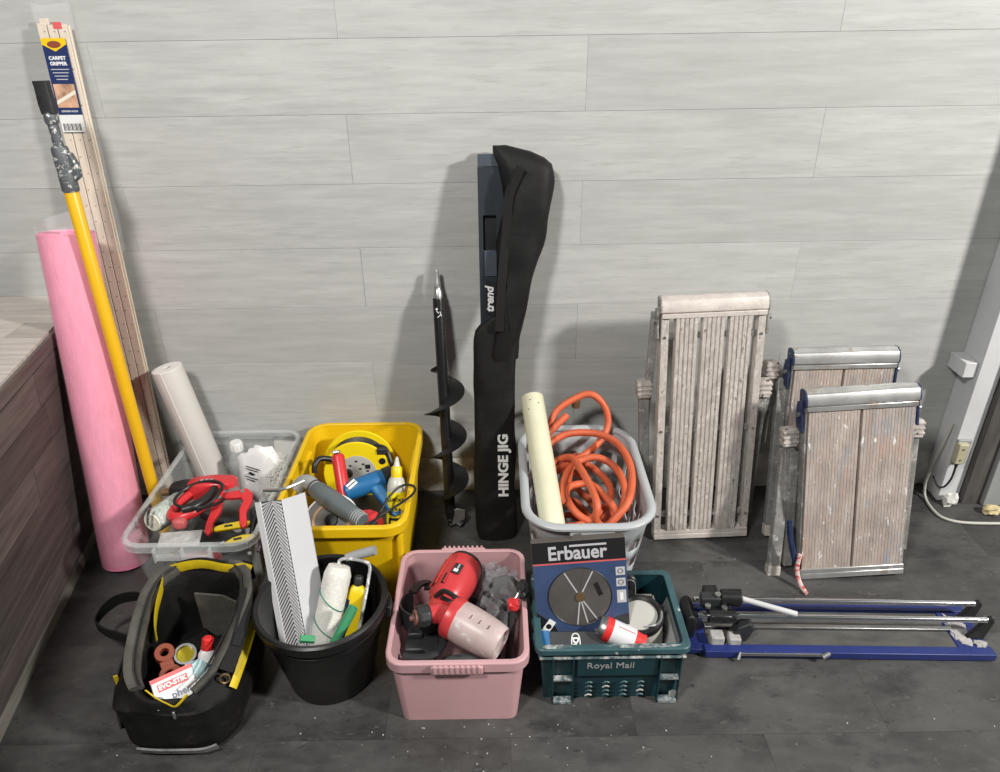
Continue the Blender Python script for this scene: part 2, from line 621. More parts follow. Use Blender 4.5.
for k in range(7):
    x = -r2.uniform(0, .7)
    while x < LEN:
        x0, x1 = max(x, 0), min(x + .9, LEN)
        if x1 - x0 > .02:
            obj('plank', B(cM).bb(x0, x1 - .002, -.013, .001 + r2.uniform(0, .004), zz[k], zz[k + 1] - .003), m_cside, counter, w=True, sm=0, bev=.0008, seg=1)
        x += .9
# top planks run along the wall
topz = .77
y = WALL
k = 0
while y > .42:
    y1 = y - .108
    edge = lambda yy: -1.242 - .17 * (yy - 1.746) + .004
    xs = -2.2
    cut = -1.62 + (k % 3) * .13
    for xa, xb in ((-2.3, cut), (cut + .0015, None)):
        b = B()
        if xb is None:
            e0, e1 = edge(y1), edge(y - .0015)
        else:
            e0 = e1 = xb
        b.hexa([(xa, y1, topz - .014), (e0, y1, topz - .014), (e1, y - .0015, topz - .014), (xa, y - .0015, topz - .014),
                (xa, y1, topz), (e0, y1, topz), (e1, y - .0015, topz), (xa, y - .0015, topz)])
        obj('top_plank', b, m_ctop, counter, w=True, sm=0)
    y = y1
    k += 1

# posts at the right
t1 = solo('trim_1', B().bb(1.527, 1.600, 2.05, WALL - .001, 0.0, 2.6), m_white, None, None, kind='structure', bev=.003)
t2 = solo('trim_2', B().bb(1.602, 1.665, 2.03, WALL - .001, 0.0, 2.6), m_darkwood, None, None, kind='structure', bev=.002)
t3 = solo('trim_3', B().bb(1.667, 1.80, 2.015, WALL - .001, 0.0, 2.6), m_greywood, None, None, kind='structure', bev=.003)
solo('timber_block', B().bb(1.485, 1.526, 2.06, WALL - .002, .48, .532), m_white, 'small white timber block fixed between wall and white post', 'block', bev=.002, loc=(1.505, 2.10, .48))
b = B()
sk = thing('socket_box', 'old cream cable junction box on the white post near the floor', 'junction box', (1.53, 2.04, .16))
obj('back_plate', B().bb(1.529, 1.575, 2.040, 2.0495, .160, .255), m_greywood, sk, w=True, bev=.003)
bx = obj('box_body', B().bb(1.522, 1.556, 2.018, 2.040, .172, .25), m_socket, sk, w=True, bev=.004)
for z in (.19, .232):
    obj('screw', B().cyl((1.539, 2.019, z), (1.539, 2.016, z), .004, n=10), m_steel, bx, w=True)
obj('cable_gland', B().cyl((1.539, 2.029, .173), (1.539, 2.029, .152), .006, .004, n=10), m_black, sk, w=True)
solo('floor_cable', B().tube(spline([(1.515, 2.075, .30), (1.508, 2.08, .22), (1.498, 2.085, .12), (1.495, 2.085, .04), (1.488, 2.05, .007), (1.482, 1.98, .006), (1.497, 1.942, .006),
                                     (1.545, 1.92, .006), (1.66, 1.912, .006), (1.85, 1.91, .006)], 8), .0048, 8), m_cable,
     'pale grey cable curling down the wall onto the dark floor', 'cable', loc=(1.5, 1.95, 0))
solo('junction_lead', B().tube(spline([(1.539, 2.029, .155), (1.537, 2.028, .11), (1.525, 2.03, .075), (1.510, 2.04, .068), (1.502, 2.07, .09)], 8), .0035, 8), m_blackr,
     'short dark lead hanging from the cream junction box', 'cable', loc=(1.53, 2.03, .07))
solo('foam_lump', B().blob((1.672, 1.975, .016), (.028, .020, .018), amp=.5, freq=2, seed=4), m_foamy, 'lump of dried yellow foam on floor by grey post', 'foam', loc=(1.672, 1.975, 0))
solo('plaster_chip', B().blob((1.555, 2.025, .020), (.026, .018, .026), amp=.8, freq=2, seed=9, sub=2), m_plaster, 'broken plaster chip at the foot of white post', 'rubble', loc=(1.555, 2.025, 0), sm=0)
b = B()
for i in range(90):
    x, y = rnd.uniform(-1.1, 1.3), rnd.uniform(1.02, 2.05)
    if rnd.random() < .4:
        x, y = rnd.gauss(-.05, .25), rnd.gauss(1.14, .05)
    s_ = rnd.choice((.0012, .0015, .002, .0026))
    b.box((x, y, s_ * .5), (s_ * 1.4, s_, s_), Matrix.Identity(4))
solo('plaster_crumbs', b, m_dust, 'white plaster crumbs scattered over the dark floor', 'debris', kind='stuff', sm=0)

# ================================================================== LEANING THINGS, LEFT
# pink foam roll
p0, p1 = V((-1.205, 1.80, .0)), V((-1.178, 1.95, 1.025))
Mr = FR(p0, p1 - p0)
L_ = (p1 - p0).length
roll = thing('foam_roll', 'tall roll of pink foam sheet leaning against the counter', 'foam roll', Mr)
b = B()
n = 40
rings = []
for i in range(13):
    z = .004 + (L_ - .004) * i / 12
    rings.append([V(((.071 + .0018 * noise.noise(V((math.cos(a) * 1.5, math.sin(a) * 1.5, z * 5)))) * math.cos(a), (.071 + .0018 * noise.noise(V((math.cos(a) * 1.5, math.sin(a) * 1.5, z * 5)))) * math.sin(a), z)) for a in [2 * PI * j / n for j in range(n)]])
rings.append([V((p.x * .35, p.y * .35, L_)) for p in rings[-1]])
rings.append([V((p.x, p.y, L_ - .25)) for p in rings[-1]])
obj('foam', b.loft(rings), m_pink, roll)
obj('plastic_wrap', B().loft([circ(.0735, .02, 40), circ(.0735, L_, 40), [V((.073 * math.cos(a), .073 * math.sin(a), L_ + .035 + .02 * math.sin(a + .5))) for a in [2 * PI * j / 40 for j in range(40)]]], False, False), m_film, roll)
b = B()
sp = [V(((.07 - .045 * t / 60) * math.cos(t * .5), (.07 - .045 * t / 60) * math.sin(t * .5), L_ + .0005)) for t in range(60)]
obj('edge_spiral', b.tube(sp, .0012, 4), m_pink, roll)

# yellow extension pole
p0, p1 = V((-1.075, 1.829, .0)), V((-1.107, 1.915, 1.412))
Mp = FR(p0, p1 - p0)
L_ = (p1 - p0).length
pole = thing('extension_pole', 'yellow extension pole with plaster splattered clamp and black grip', 'pole', Mp)
obj('tube', B().lathe([(.0, 0), (.016, 0), (.018, .01), (.018, 1.155), (.016, 1.16), (.0, 1.16)], 20), m_yel, pole)
cl = obj('clamp_collar', B().lathe([(.0195, 1.15), (.021, 1.155), (.021, 1.19), (.0195, 1.20), (.0205, 1.215), (.0205, 1.255), (.018, 1.262)], 20), m_splat, pole)
obj('clamp_lever', B().prism([(.012, 1.17), (.034, 1.185), (.036, 1.215), (.026, 1.245), (.014, 1.25)], .02, Matrix.Rotation(PI / 2, 4, 'X') @ Matrix.Translation((0, 0, -.012))), m_splat, cl, bev=.003)
obj('inner_tube', B().lathe([(.0125, 1.255), (.0125, 1.32)], 16), m_splat, pole)
obj('ferrule', B().lathe([(.014, 1.315), (.0165, 1.32), (.0165, 1.335), (.014, 1.342)], 16), m_splat, pole)
obj('grip', B().loft([rr(.034, .026, .008, 1.338), rr(.037, .028, .008, 1.36), rr(.035, .026, .008, 1.40), rr(.036, .026, .006, L_)]), m_blackgrip, pole, bev=.002)

# carpet gripper bundle
p0, p1 = V((-1.166, 2.035, 0)), V((-1.156, 2.128, 1.545))
Mg = FR(p0, p1 - p0)
L_ = (p1 - p0).length
grip = thing('gripper_bundle', 'bundle of long pale wooden carpet grippers in clear sleeve with blue label', 'carpet gripper', Mg)
sx = (-.0265, 0.0, .0265)
r2 = random.Random(5)
pins = B()
for lay, yy in enumerate((-.0045, .0035)):
    for j, x in enumerate(sx):
        zt = L_ - r2.uniform(0, .02)
        z0 = r2.uniform(0, .008)
        xx = x + lay * .004
        obj('wood_strip', B().bb(xx - .0118, xx + .0118, yy - .003, yy + .003, z0, zt), m_wood, grip, bev=.0008, seg=1)
        if lay == 0:
            for i in range(34):
                pins.cyl((xx + (.005 if i % 2 else -.005), yy - .003, .03 + i * .045), (xx + (.005 if i % 2 else -.005), yy - .0055, .031 + i * .045), .0016, .0008, 5)
obj('pins', pins, m_pin, grip, kind='stuff')
obj('end_patch', B().bb(.004, .026, -.0088, -.0074, L_ - .026, L_ - .010), m_redink, grip)
b = B()
rs = []
for i in range(7):
    z = L_ - .62 + .628 * i / 6
    k = 1 + .05 * math.sin(i * 2.1)
    rs.append([V((p.x, p.y, z + (.03 * abs(p.x) / .05 if i == 6 else 0))) for p in rr(.098 * k, .030 * k, .010, z, .003, .004)])
obj('clear_sleeve', B().loft(rs, False, False), m_film2, grip)
zl = lambda d: L_ - .048 - (d - .055) * .74
lab = obj('label', B().bb(-.034, .030, -.0135, -.0125, zl(.37), zl(.055)), m_blue, grip)
FZ = lambda x, y, z: FXY((x, y, z), (1, 0, 0), (0, 0, 1))
obj('yellow_band', B().prism([(-.034, zl(.055)), (.030, zl(.055)), (.030, zl(.075)), (-.002, zl(.098)), (-.034, zl(.075))], .0007, FXY((0, -.0136, 0), (1, 0, 0), (0, 0, 1))), m_labyel, lab)
obj('logo_oval', B().prism([(-.002 + .018 * math.cos(a), zl(.075) + .0085 * math.sin(a)) for a in [2 * PI * i / 24 for i in range(24)]], .0007, FXY((0, -.0142, 0), (1, 0, 0), (0, 0, 1))), m_brown, lab)
obj('photo_panel', B().bb(-.030, .026, -.0142, -.0134, zl(.285), zl(.205)), m_labpic, lab)
obj('photo_strip', B().prism([(-.03, zl(.275)), (-.03, zl(.262)), (.026, zl(.225)), (.026, zl(.238))], .0006, FXY((0, -.0143, 0), (1, 0, 0), (0, 0, 1))), m_cream, lab)
obj('white_panel', B().bb(-.034, .030, -.0142, -.0134, zl(.37), zl(.31)), m_labwhite, lab)
b = B()
for i in range(14):
    b.bb(-.028 + i * .0036, -.028 + i * .0036 + (.0012 if i % 3 else .0022), -.0147, -.0142, zl(.365), zl(.34))
obj('barcode', b, m_ink, lab)
text('CARPET', .0125, FZ(-.002, -.0138, zl(.120)), m_inkw, lab, bold=.0004)
text('GRIPPER', .0120, FZ(-.002, -.0138, zl(.138)), m_inkw, lab, bold=.0004)
for i in range(4):
    obj('text_line', B().bb(-.026 + .003 * i, .022 - .003 * i, -.0140, -.0135, zl(.158 + i * .011), zl(.155 + i * .011)), m_ebgrey, lab)
text('GRIPPER RODS', .0068, FZ(-.002, -.0138, zl(.298)), m_inkw, lab)

# ================================================================== AUGER
p0, p1 = V((-.172, 1.945, 0)), V((-.188, 2.118, .86))
Ma = FR(p0, p1 - p0)
aug = thing('earth_auger', 'black steel earth auger drill bit with spiral flights leaning on wall', 'auger', Ma)
obj('shaft', B().lathe([(.004, .0), (.017, .045), (.0175, .06), (.0175, .775), (.016, .78)], 20), m_auger, aug)
obj('neck', B().lathe([(.0135, .775), (.0135, .80), (.010, .805), (.010, .815)], 16), m_steel, aug)
obj('hex_shank', B().lathe([(.0085, .81), (.0085, .825), (.0065, .83), (.0065, .86), (.005, .866)], 6), m_steel, aug, sm=20)
b = B()
N_ = 150
ri = []
ro = []
for i in range(N_ + 1):
    t = i / N_
    z = .02 + .545 * t
    a = 2 * PI * (z - .565) / .152 + PI
    rad = .068 * min(1, .55 + t * 6) * min(1, .5 + (1 - t) * 7)
    ri.append((V((.015 * math.cos(a), .015 * math.sin(a), z)), V((.015 * math.cos(a), .015 * math.sin(a), z - .003))))
    ro.append((V((rad * math.cos(a), rad * math.sin(a), z - .010)), V((rad * math.cos(a), rad * math.sin(a), z - .0125))))
q = [[b.v(x) for x in (ri[i][0], ro[i][0], ro[i][1], ri[i][1])] for i in range(N_ + 1)]
for i in range(N_):
    for j in range(4):
        b.f([q[i][j], q[i][(j + 1) % 4], q[i + 1][(j + 1) % 4], q[i + 1][j]])
b.f(q[0])
b.f(list(reversed(q[-1])))
obj('spiral_flight', b, m_auger, aug)
obj('cutting_plate', B().prism([(.004, 0), (.05, .018), (.055, .05), (.03, .06), (.01, .05)], .006, FXY((0, -.004, .008), (1, 0, .1), (0, 0, 1))), m_steel, aug, bev=.001)
obj('pilot_tip', B().lathe([(.0, 0), (.012, .008), (.006, .02), (.015, .03), (.008, .042)], 14), m_auger, aug)
obj('maker_mark', B().tube([(-.006, -.0178, .742), (.0, -.018, .735), (.004, -.018, .74), (.008, -.0168, .726)], .0014, 5).tube([(-.004, -.018, .722), (.006, -.0172, .730)], .0012, 5).cyl((-.005, -.0172, .748), (-.005, -.0186, .748), .0035, n=8), m_inkw, aug)

# ================================================================== HINGE JIG
jig = thing('hinge_jig', 'dark hinge jig in half open black nylon bag standing upright against the wall', 'hinge jig', (-.02, 1.89, 0))
Mj = FR((-.017, 1.90, 0.0), V((-.016, 2.105, 1.19)) - V((-.017, 1.90, 0)))
LJ = V((0, .205, 1.19)).length
obj('beam', B(Mj).bb(-.039, -.026, -.0125, .0125, .02, LJ - .035).bb(.012, .039, -.0125, .0125, .02, LJ - .035).bb(-.026, .012, -.0125, .0125, 1.04, LJ - .035)
    .bb(-.026, .012, -.0125, .0125, .02, .94), m_jig, jig, w=True)
obj('end_cap', B(Mj).bb(-.038, .038, -.0105, .0115, LJ - .034, LJ), m_jig2, jig, w=True, bev=.001)
obj('slot_back', B(Mj).bb(-.026, .012, .004, .0120, .94, 1.04), m_black, jig, w=True)
obj('slide_block', B(Mj).bb(-.024, .012, -.016, -.0120, .865, .94), m_jig2, jig, w=True, bev=.001)
jl = obj('nameplate', B(Mj).bb(-.022, .010, -.0136, -.0124, .745, .85), m_ink, jig, w=True)
text('trend', .034, Mj @ FXY((-.010, -.0138, .795), (0, 0, 1), (-1, 0, 0)), m_inkw, jl, w=True, bold=.0012, shear=.25)


def soft_ring(cx, cy, w, d, z, n=28, e=3.2, seed=0, amp=.0):
    out = []
    for i in range(n):
        a = 2 * PI * i / n
        c, s = math.cos(a), math.sin(a)
        x = w / 2 * math.copysign(abs(c) ** (2 / e), c)
        y = d / 2 * math.copysign(abs(s) ** (2 / e), s)
        k = amp * noise.noise(V((c * 1.3 + seed, s * 1.3, z * 9)))
        out.append(V((cx + x + c * k, cy + y + s * k, z)))
    return out


def lerp(tab, z):
    if z <= tab[0][0]:
        return tab[0][1:]
    for a, b in zip(tab, tab[1:]):
        if z <= b[0]:
            t = (z - a[0]) / (b[0] - a[0])
            return tuple(x + (y - x) * t for x, y in zip(a[1:], b[1:]))
    return tab[-1][1:]


# lower bag: z, xl, xr, yc, depth
tab = [(0, -.083, .046, 1.905, .070), (.02, -.088, .049, 1.908, .078), (.2, -.086, .046, 1.938, .074), (.4, -.083, .047, 1.972, .066), (.6, -.080, .051, 2.004, .060), (.66, -.077, .054, 2.015, .056), (.70, -.070, .054, 2.022, .052), (.735, -.02, .053, 2.028, .046)]
rings = []
for i in range(33):
    z = .735 * i / 32
    xl, xr, yc, dp = lerp(tab, z)
    rings.append(soft_ring((xl + xr) / 2, yc, xr - xl, dp, z, amp=.007, seed=1))
body = obj('bag_body', B().loft(rings, True, True), m_fab, jig, w=True)
# flap: z, xl, xr, yc, depth
tab = [(.60, -.03, .053, 2.006, .050), (.66, -.024, .056, 2.014, .066), (.72, -.019, .068, 2.02, .076), (.82, -.012, .098, 2.035, .070), (.95, .002, .133, 2.055, .070), (1.05, .013, .156, 2.068, .070), (1.12, .016, .166, 2.078, .066),
       (1.16, .010, .160, 2.086, .060), (1.185, -.004, .130, 2.094, .048), (1.20, -.012, .085, 2.100, .034), (1.212, -.012, .03, 2.105, .014)]
rings = []
for i in range(37):
    z = .60 + .612 * i / 36
    xl, xr, yc, dp = lerp(tab, z)
    rings.append(soft_ring((xl + xr) / 2, yc, xr - xl, dp, z, amp=.011, seed=5, e=2.6))
flap = obj('bag_flap', B().loft(rings), m_fab, jig, w=True)
obj('fastening_strip', B().tube(spline([(.066, 2.042, 1.165), (.050, 2.040, 1.13), (.032, 2.036, 1.08), (.024, 2.027, .98), (.013, 2.008, .88), (.005, 1.991, .78), (.001, 1.982, .70)], 6), 1, 4, flat=(.0025, .013), up=(0, -1, 0)), m_fab2, flap, w=True)
obj('seam_piping', B().tube(spline([(.050, 2.038, 1.16), (.032, 2.036, 1.10), (.030, 2.030, 1.0), (.026, 2.012, .88), (.028, 1.996, .78), (.034, 1.984, .70)], 6), .0022, 6), m_fab2, flap, w=True)
dirz = V((0, .0345 / .2, 1))
text('HINGE JIG', .043, FXY((.008, 1.9095, .268), (0, .165, 1), (-1, 0, 0)), m_inkw, body, w=True, bold=.0016, sx=1.12, ext=.0012)

# ================================================================== STEP PLATFORMS


def step(label, p0, p1, w, kind, legs, seed, hinge, w_extra=0):
    """p0: bottom centre of the deck front, p1: top centre"""
    r2 = random.Random(seed)
    p0, p1 = V(p0), V(p1)
    M = FR(p0, p1 - p0)
    Ln = (p1 - p0).length
    t = thing('step_platform', label, 'work platform', M, group='folding work platforms along the wall')
    h = w / 2
    th = .045
    nm = m_nosea if kind == 'A' else m_nose
    # rounded nosing on top and bar at the foot
    prof = [(-.004, 0), (-.010, .004), (-.010, .022), (-.004, .038), (.012, .047), (.030, .047), (.04, .040), (.04, 0)]
    FN = Matrix(((0, 0, 1, 0), (1, 0, 0, 0), (0, 1, 0, 0), (0, 0, 0, 1)))
    obj('nosing', B().prism(prof, w + .004, Matrix.Translation((-h - .002, 0, Ln - .047)) @ FN), nm, t, bev=.002)
    obj('nosing_lip', B().bb(-h, h, -.007, .0, Ln - .062, Ln - .0475), nm, t, bev=.0015)
    obj('foot_bar', B().bb(-h, h, -.006, .04, .004, .022).bb(-h, h, -.004, .036, .0225, .036), nm, t, bev=.002)
    for sd in (-1, 1):
        obj('end_cap', B().prism([(x, y) for x, y in prof], .004, Matrix.Translation((sd * (h + .003) - .002, 0, Ln - .047)) @ FN), m_hblue if kind == 'B' else m_leg, t)
        obj('side_rail', B().bb(min(sd * h, sd * (h - .022)), max(sd * h, sd * (h - .022)), 0, th, .036, Ln - .05) if kind == 'A' else
            B().bb(min(sd * h, sd * (h - .007)), max(sd * h, sd * (h - .007)), .004, th, .036, Ln - .05), m_leg if kind == 'B' else m_alu, t, bev=.0015)
    if kind == 'A':
        edges = [(-.111, -.045), (-.033, .033), (.045, .111)]
        for a, c in edges:
            n = 5
            poly = []
            st = (c - a) / n
            for i in range(n):
                poly += [(a + i * st + .0008, -.003), (a + i * st + .0015, -.0055), (a + (i + 1) * st - .0022, -.0055), (a + (i + 1) * st - .0015, -.003)]
            poly += [(c, .02), (a, .02)]
            obj('slat', B().prism(poly, Ln - .09, Matrix.Translation((0, 0, .037))), m_alu, t, sm=30)
        for z in (.09, Ln * .48, Ln - .12):
            obj('cross_tie', B().bb(-h + .02, h - .02, .008, .022, z - .008, z + .008), m_leg, t)
            for sd in (-1, 1):
                obj('rivet', B().cyl((sd * (h - .011), .001, z), (sd * (h - .011), -.003, z), .005, .004, 10), m_steel, t)
    else:
        for a, c in ((-h + .007, -.0035), (.0035, h - .007)):
            n = 16
            poly = []
            st = (c - a) / n
            for i in range(n):
                poly += [(a + i * st + .0004, 0), (a + i * st + .001, -.0009), (a + (i + 1) * st - .001, -.0009), (a + (i + 1) * st - .0004, 0)]
            poly += [(c, .022), (a, .022)]
            obj('deck_board', B().prism(poly, Ln - .085, Matrix.Translation((0, 0, .036))), m_alu2, t, sm=30)
        for z in (.2, Ln - .15):
            obj('cross_tie', B().bb(-h + .01, h - .01, .023, .036, z - .01, z + .01), m_leg, t)
    # folded legs behind the deck, with ribbed feet
    for (a, c, wd, cap) in legs:
        ax = V(c) - V(a)
        F = FR(V(a), ax)
        lg = obj('leg', B().bb(-wd / 2, wd / 2, -.013, .013, 0, ax.length, F), m_leg, t, bev=.003)
        if cap == 'foot':
            ft = obj('foot', B().bb(-wd / 2 - .007, wd / 2 + .007, -.022, .018, ax.length - .012, ax.length + .045, F), m_foot, lg, bev=.006)
            for i in range(3):
                obj('foot_rib', B().bb(-wd / 2 - .008, wd / 2 + .008, -.024, .017, ax.length + .0 + i * .015, ax.length + .008 + i * .015, F), m_foot, lg, bev=.002)
        elif cap == 'end':
            obj('leg_end_cap', B().bb(-wd / 2 - .002, wd / 2 + .002, -.015, .015, -.002, .035, F), m_foot, lg, bev=.003)
    for sd in (-1, 1):
        obj('hinge', B().prism([(.0, -.05), (.035, -.045), (.045, -.01), (.035, .035), (.005, .045)], .008, Matrix.Translation((sd * (h + .008) - .004, .004, Ln - .075)) @ FN), m_hblue if hinge == 'blue' else m_leg, t, bev=.002)
        obj('hinge_bolt', B().cyl((sd * (h + .004), .02, Ln - .075), (sd * (h + .020), .02, Ln - .075), .008, n=10), m_steel, t)
    return t


h = .152
step('tall slatted work platform with three ridged pink dusted slats beside grey basket', (.648, 1.862, .004), (.622, 1.953, .815), 2 * h, 'A',
     [((-h - .022, .055, .06), (-h - .035, .058, .50), .030, 'foot'), ((-h - .008, .05, .76), (-h - .030, .08, .30), .022, None),
      ((h + .012, .055, .06), (h + .030, .058, .485), .026, 'foot'), ((h + .002, .06, .76), (h + .014, .09, .3), .020, None)], 1, 'grey')
h = .158
step('worn work platform half hidden behind the front one, only its top showing', (1.062, 1.90, .004), (1.056, 1.990, .622), 2 * h, 'B',
     [((-h - .030, -.03, .004), (-h - .012, .045, .52), .030, 'end'), ((-h - .055, .05, .30), (-h - .048, .055, .53), .026, 'foot'), ((h + .010, .05, .06), (h + .02, .055, .42), .026, None)], 2, 'blue')
step('frontmost worn work platform with two broad splattered boards near the tile cutter', (1.060, 1.672, .004), (1.030, 1.805, .588), 2 * h, 'B',
     [((-h - .070, .03, .003), (-h - .022, .075, .40), .036, 'end'), ((-h - .022, .05, .20), (-h - .026, .055, .43), .030, 'foot'), ((-h - .020, .045, .03), (-h - .012, .05, .40), .026, None),
      ((h + .014, .05, .06), (h + .026, .055, .435), .028, 'foot')], 3, 'blue')
solo('tie_rope', B().tube(spline([(.888, 1.668, .10), (.882, 1.655, .06), (.886, 1.642, .03), (.893, 1.625, .012), (.899, 1.602, .007)], 6), .0065, 8), m_redrope,
     'short red and white rope hanging at the front platform corner', 'rope', loc=(.89, 1.64, 0))
solo('blue_strap', B().tube(spline([(.850, 1.70, .20), (.858, 1.69, .15), (.868, 1.682, .11), (.880, 1.672, .07)], 6), .009, 6), m_hblue,
     'frayed blue strap tied at the left edge of front platform', 'strap', loc=(.86, 1.69, .07))

# ================================================================== TILE CUTTER
x0, x1 = .490, 1.285
y0, y1 = 1.388, 1.548
tc = thing('tile_cutter', 'blue manual tile cutter with two chrome rails lying on the floor', 'tile cutter', T(x0, y0, 0, R(-2.0)))
W, Dp = x1 - x0 + .02, y1 - y0
obj('front_rail', B().bb(.05, W, -.012, .016, .004, .026), m_tcblue, tc, bev=.002)
obj('rear_rail', B().bb(.0, W, Dp - .016, Dp + .006, .004, .026), m_tcblue, tc, bev=.002)
obj('end_plate', B().bb(0, .065, .0, Dp, .003, .020), m_tcblue, tc, bev=.003)
ep = obj('end_plate', B().bb(W - .085, W, .0, Dp, .003, .022), m_tcblue, tc, bev=.003)
obj('adhesive_crust', B().blob((W - .055, .075, .0235), (.022, .05, .004), amp=.8, freq=4, seed=3).blob((W - .02, .03, .0235), (.016, .012, .003), amp=.8, freq=4, seed=8), m_mortar, ep)
obj('deck_pad', B().bb(.066, W - .086, .017, Dp * .52 - .009, .006, .020), m_deck, tc, bev=.001)
obj('deck_pad', B().bb(.066, W - .086, Dp * .52 + .009, Dp - .018, .006, .020), m_deck, tc, bev=.001)
obj('breaker_strip', B().bb(.066, W - .07, Dp * .52 - .007, Dp * .52 + .007, .006, .026), m_steel, tc, bev=.002)
for yy in (.052, .112):
    obj('guide_rail', B().cyl((.035, yy, .092), (W - .012, yy, .088), .0078, n=16), m_chrome, tc)
for yy in (.052, .112):
    obj('rail_bracket', B().prism([(W - .055, .020), (W - .004, .020), (W + .008, .085), (W, .10), (W - .012, .095)], .012, FXY((0, yy + .006, 0), (1, 0, 0), (0, 0, 1))), m_black, tc, bev=.002)
obj('left_bracket', B().prism([(.004, .018), (.03, .018), (.034, .085), (.018, .10), (.0, .085)], .085, FXY((0, .125, 0), (1, 0, 0), (0, 0, 1))), m_black, tc, bev=.005)
cr = obj('carriage', B().bb(.065, .125, .034, .130, .078, .106).bb(.06, .10, .095, .135, .070, .128), m_black, tc, bev=.006)
for yy in (.052, .112):
    obj('bearing_sleeve', B().cyl((.062, yy, .092), (.135, yy, .092), .019, n=18), m_black, cr, bev=.002)
obj('pivot_block', B().bb(.045, .115, .070, .100, .105, .135), m_dgrey, tc, bev=.004)
for p in ((.09, .082, .136), (.06, .058, .118), (.105, .058, .112)):
    obj('bolt', B().cyl(p, (p[0], p[1], p[2] + .007), .008, n=10), m_steel, tc)
obj('handle_grip', B().cyl((.10, .088, .125), (.155, .082, .128), .022, .024, 16), m_black, tc, bev=.003)
obj('handle_rod', B().cyl((.15, .082, .128), (.295, .045, .108), .0075, n=14), m_white, tc)
obj('breaking_foot', B().prism([(0, 0), (.045, 0), (.05, .05), (.03, .065), (.005, .04)], .03, FXY((.125, .06, .03), (1, 0, -.3), (0, 0, 1))), m_dgrey, tc, bev=.003)
obj('wheel_holder', B().bb(.068, .105, .012, .045, .02, .05).bb(.118, .15, .012, .045, .02, .046), m_mortar, tc, bev=.004)
fb = obj('measuring_rod', B().cyl((.14, -.017, .024), (.36, -.017, .024), .0042, n=10), m_chrome, tc)
obj('rod_clip', B().cyl((.355, -.022, .022), (.375, -.016, .03), .008, .006, 10), m_steel, fb)
obj('rod_clip', B().cyl((.135, -.024, .012), (.142, -.014, .028), .0055, .004, 8), m_steel, fb)

# ================================================================== TUBS


def tub(b, w, d, h, wb, db, t, r, c=(0, 0)):
    cx, cy = c
    return b.loft([rr(wb, db, r * .8, 0, cx, cy), rr(w, d, r, h, cx, cy), rr(w - 2 * t, d - 2 * t, r - t * .5, h, cx, cy), rr(wb - 2 * t, db - 2 * t, r * .8 - t * .5, t, cx, cy)])


def rim(b, w, d, r, z0, z1, o, i, c=(0, 0)):
    cx, cy = c
    return b.loft([rr(w + 2 * o, d + 2 * o, r + o, z0, cx, cy), rr(w + 2 * o, d + 2 * o, r + o, z1 - .003, cx, cy), rr(w + 2 * o - .006, d + 2 * o - .006, r + o, z1, cx, cy),
                   rr(w - 2 * i, d - 2 * i, r, z1, cx, cy), rr(w - 2 * i, d - 2 * i, r, z1 - .006, cx, cy), rr(w + 2 * o - .008, d + 2 * o - .008, r + o, z1 - .006, cx, cy), rr(w + 2 * o - .008, d + 2 * o - .008, r + o, z0, cx, cy)], loop=True)


# ---- clear tub
ct = thing('storage_tub', 'clear plastic storage tub full of tools beside the pink roll', 'storage tub', (-.86, 1.825, 0))
obj('body', tub(B(), .355, .575, .282, .30, .51, .003, .05), m_ctub, ct)
cr_ = obj('rim', rim(B(), .355, .575, .05, .262, .285, .012, .003), m_crim, ct)
obj('front_handle', B().bb(-.075, .075, -.316, -.299, .245, .264), m_crim, cr_, bev=.004)
for x in (-.075, 0, .075):
    obj('handle_rib', B().bb(x - .002, x + .002, -.319, -.300, .243, .286), m_crim, cr_, bev=.001)
obj('rear_handle', B().bb(-.075, .075, .2995, .312, .245, .264), m_crim, cr_, bev=.004)

# paper roll
p0, p1 = V((-.940, 2.015, .010)), V((-1.044, 2.040, .566))
M_ = FR(p0, p1 - p0)
L_ = (p1 - p0).length
pr = thing('paper_roll', 'white roll of lining paper standing up in the clear tub', 'paper roll', M_)
obj('roll', B().lathe([(.046, 0), (.047, .004), (.047, L_ - .003), (.046, L_), (.012, L_), (.012, L_ - .2)], 36), m_paper, pr)
obj('end_face', B().lathe([(.0125, L_ - .004), (.0455, L_ - .004), (.0455, L_ + .0012), (.0125, L_ + .0012)], 36, loop=True, caps=False), m_papere, pr)
obj('loose_edge', B().bb(-.0015, .0015, -.048, -.0465, .0, L_), m_papere, pr)

# red power tool with coiled lead
Mx = FR((-.905, 1.70, .245), (.0, .12, 1), (1, 0.10, 0))
rp_ = thing('power_tool', 'red and black corded jigsaw with lead wound around it in clear tub', 'power tool', Mx)
obj('motor_housing', B().loft([[V((x, p.x, p.y)) for p in rr(a, c, .012, 0, 0.07, .055)] for x, a, c in ((-.02, .050, .05), (.0, .062, .062), (.05, .066, .066), (.10, .060, .060), (.118, .05, .05))]), m_red, rp_, bev=.002)
obj('gear_head', B().loft([[V((x, p.x, p.y)) for p in rr(a, a, .010, 0, 0.07, .052)] for x, a in ((-.075, .036), (-.07, .046), (-.035, .056), (-.018, .056))]), m_black, rp_, bev=.002)
obj('spindle', B().cyl((-.074, .07, .052), (-.10, .07, .050), .012, .010, 14), m_brass, rp_)
obj('handle', B().tube(spline([(-.015, .045, .052), (-.035, .0, .045), (-.04, -.045, .040), (-.015, -.068, .042), (.025, -.055, .048), (.055, -.005, .055), (.06, .04, .058)], 6), .0145, 12), m_red, rp_)
obj('rubber_grip', B().tube(spline([(.0, -.062, .062), (.03, -.052, .066), (.058, -.01, .070), (.066, .03, .072)], 5), .0135, 12), m_black, rp_)
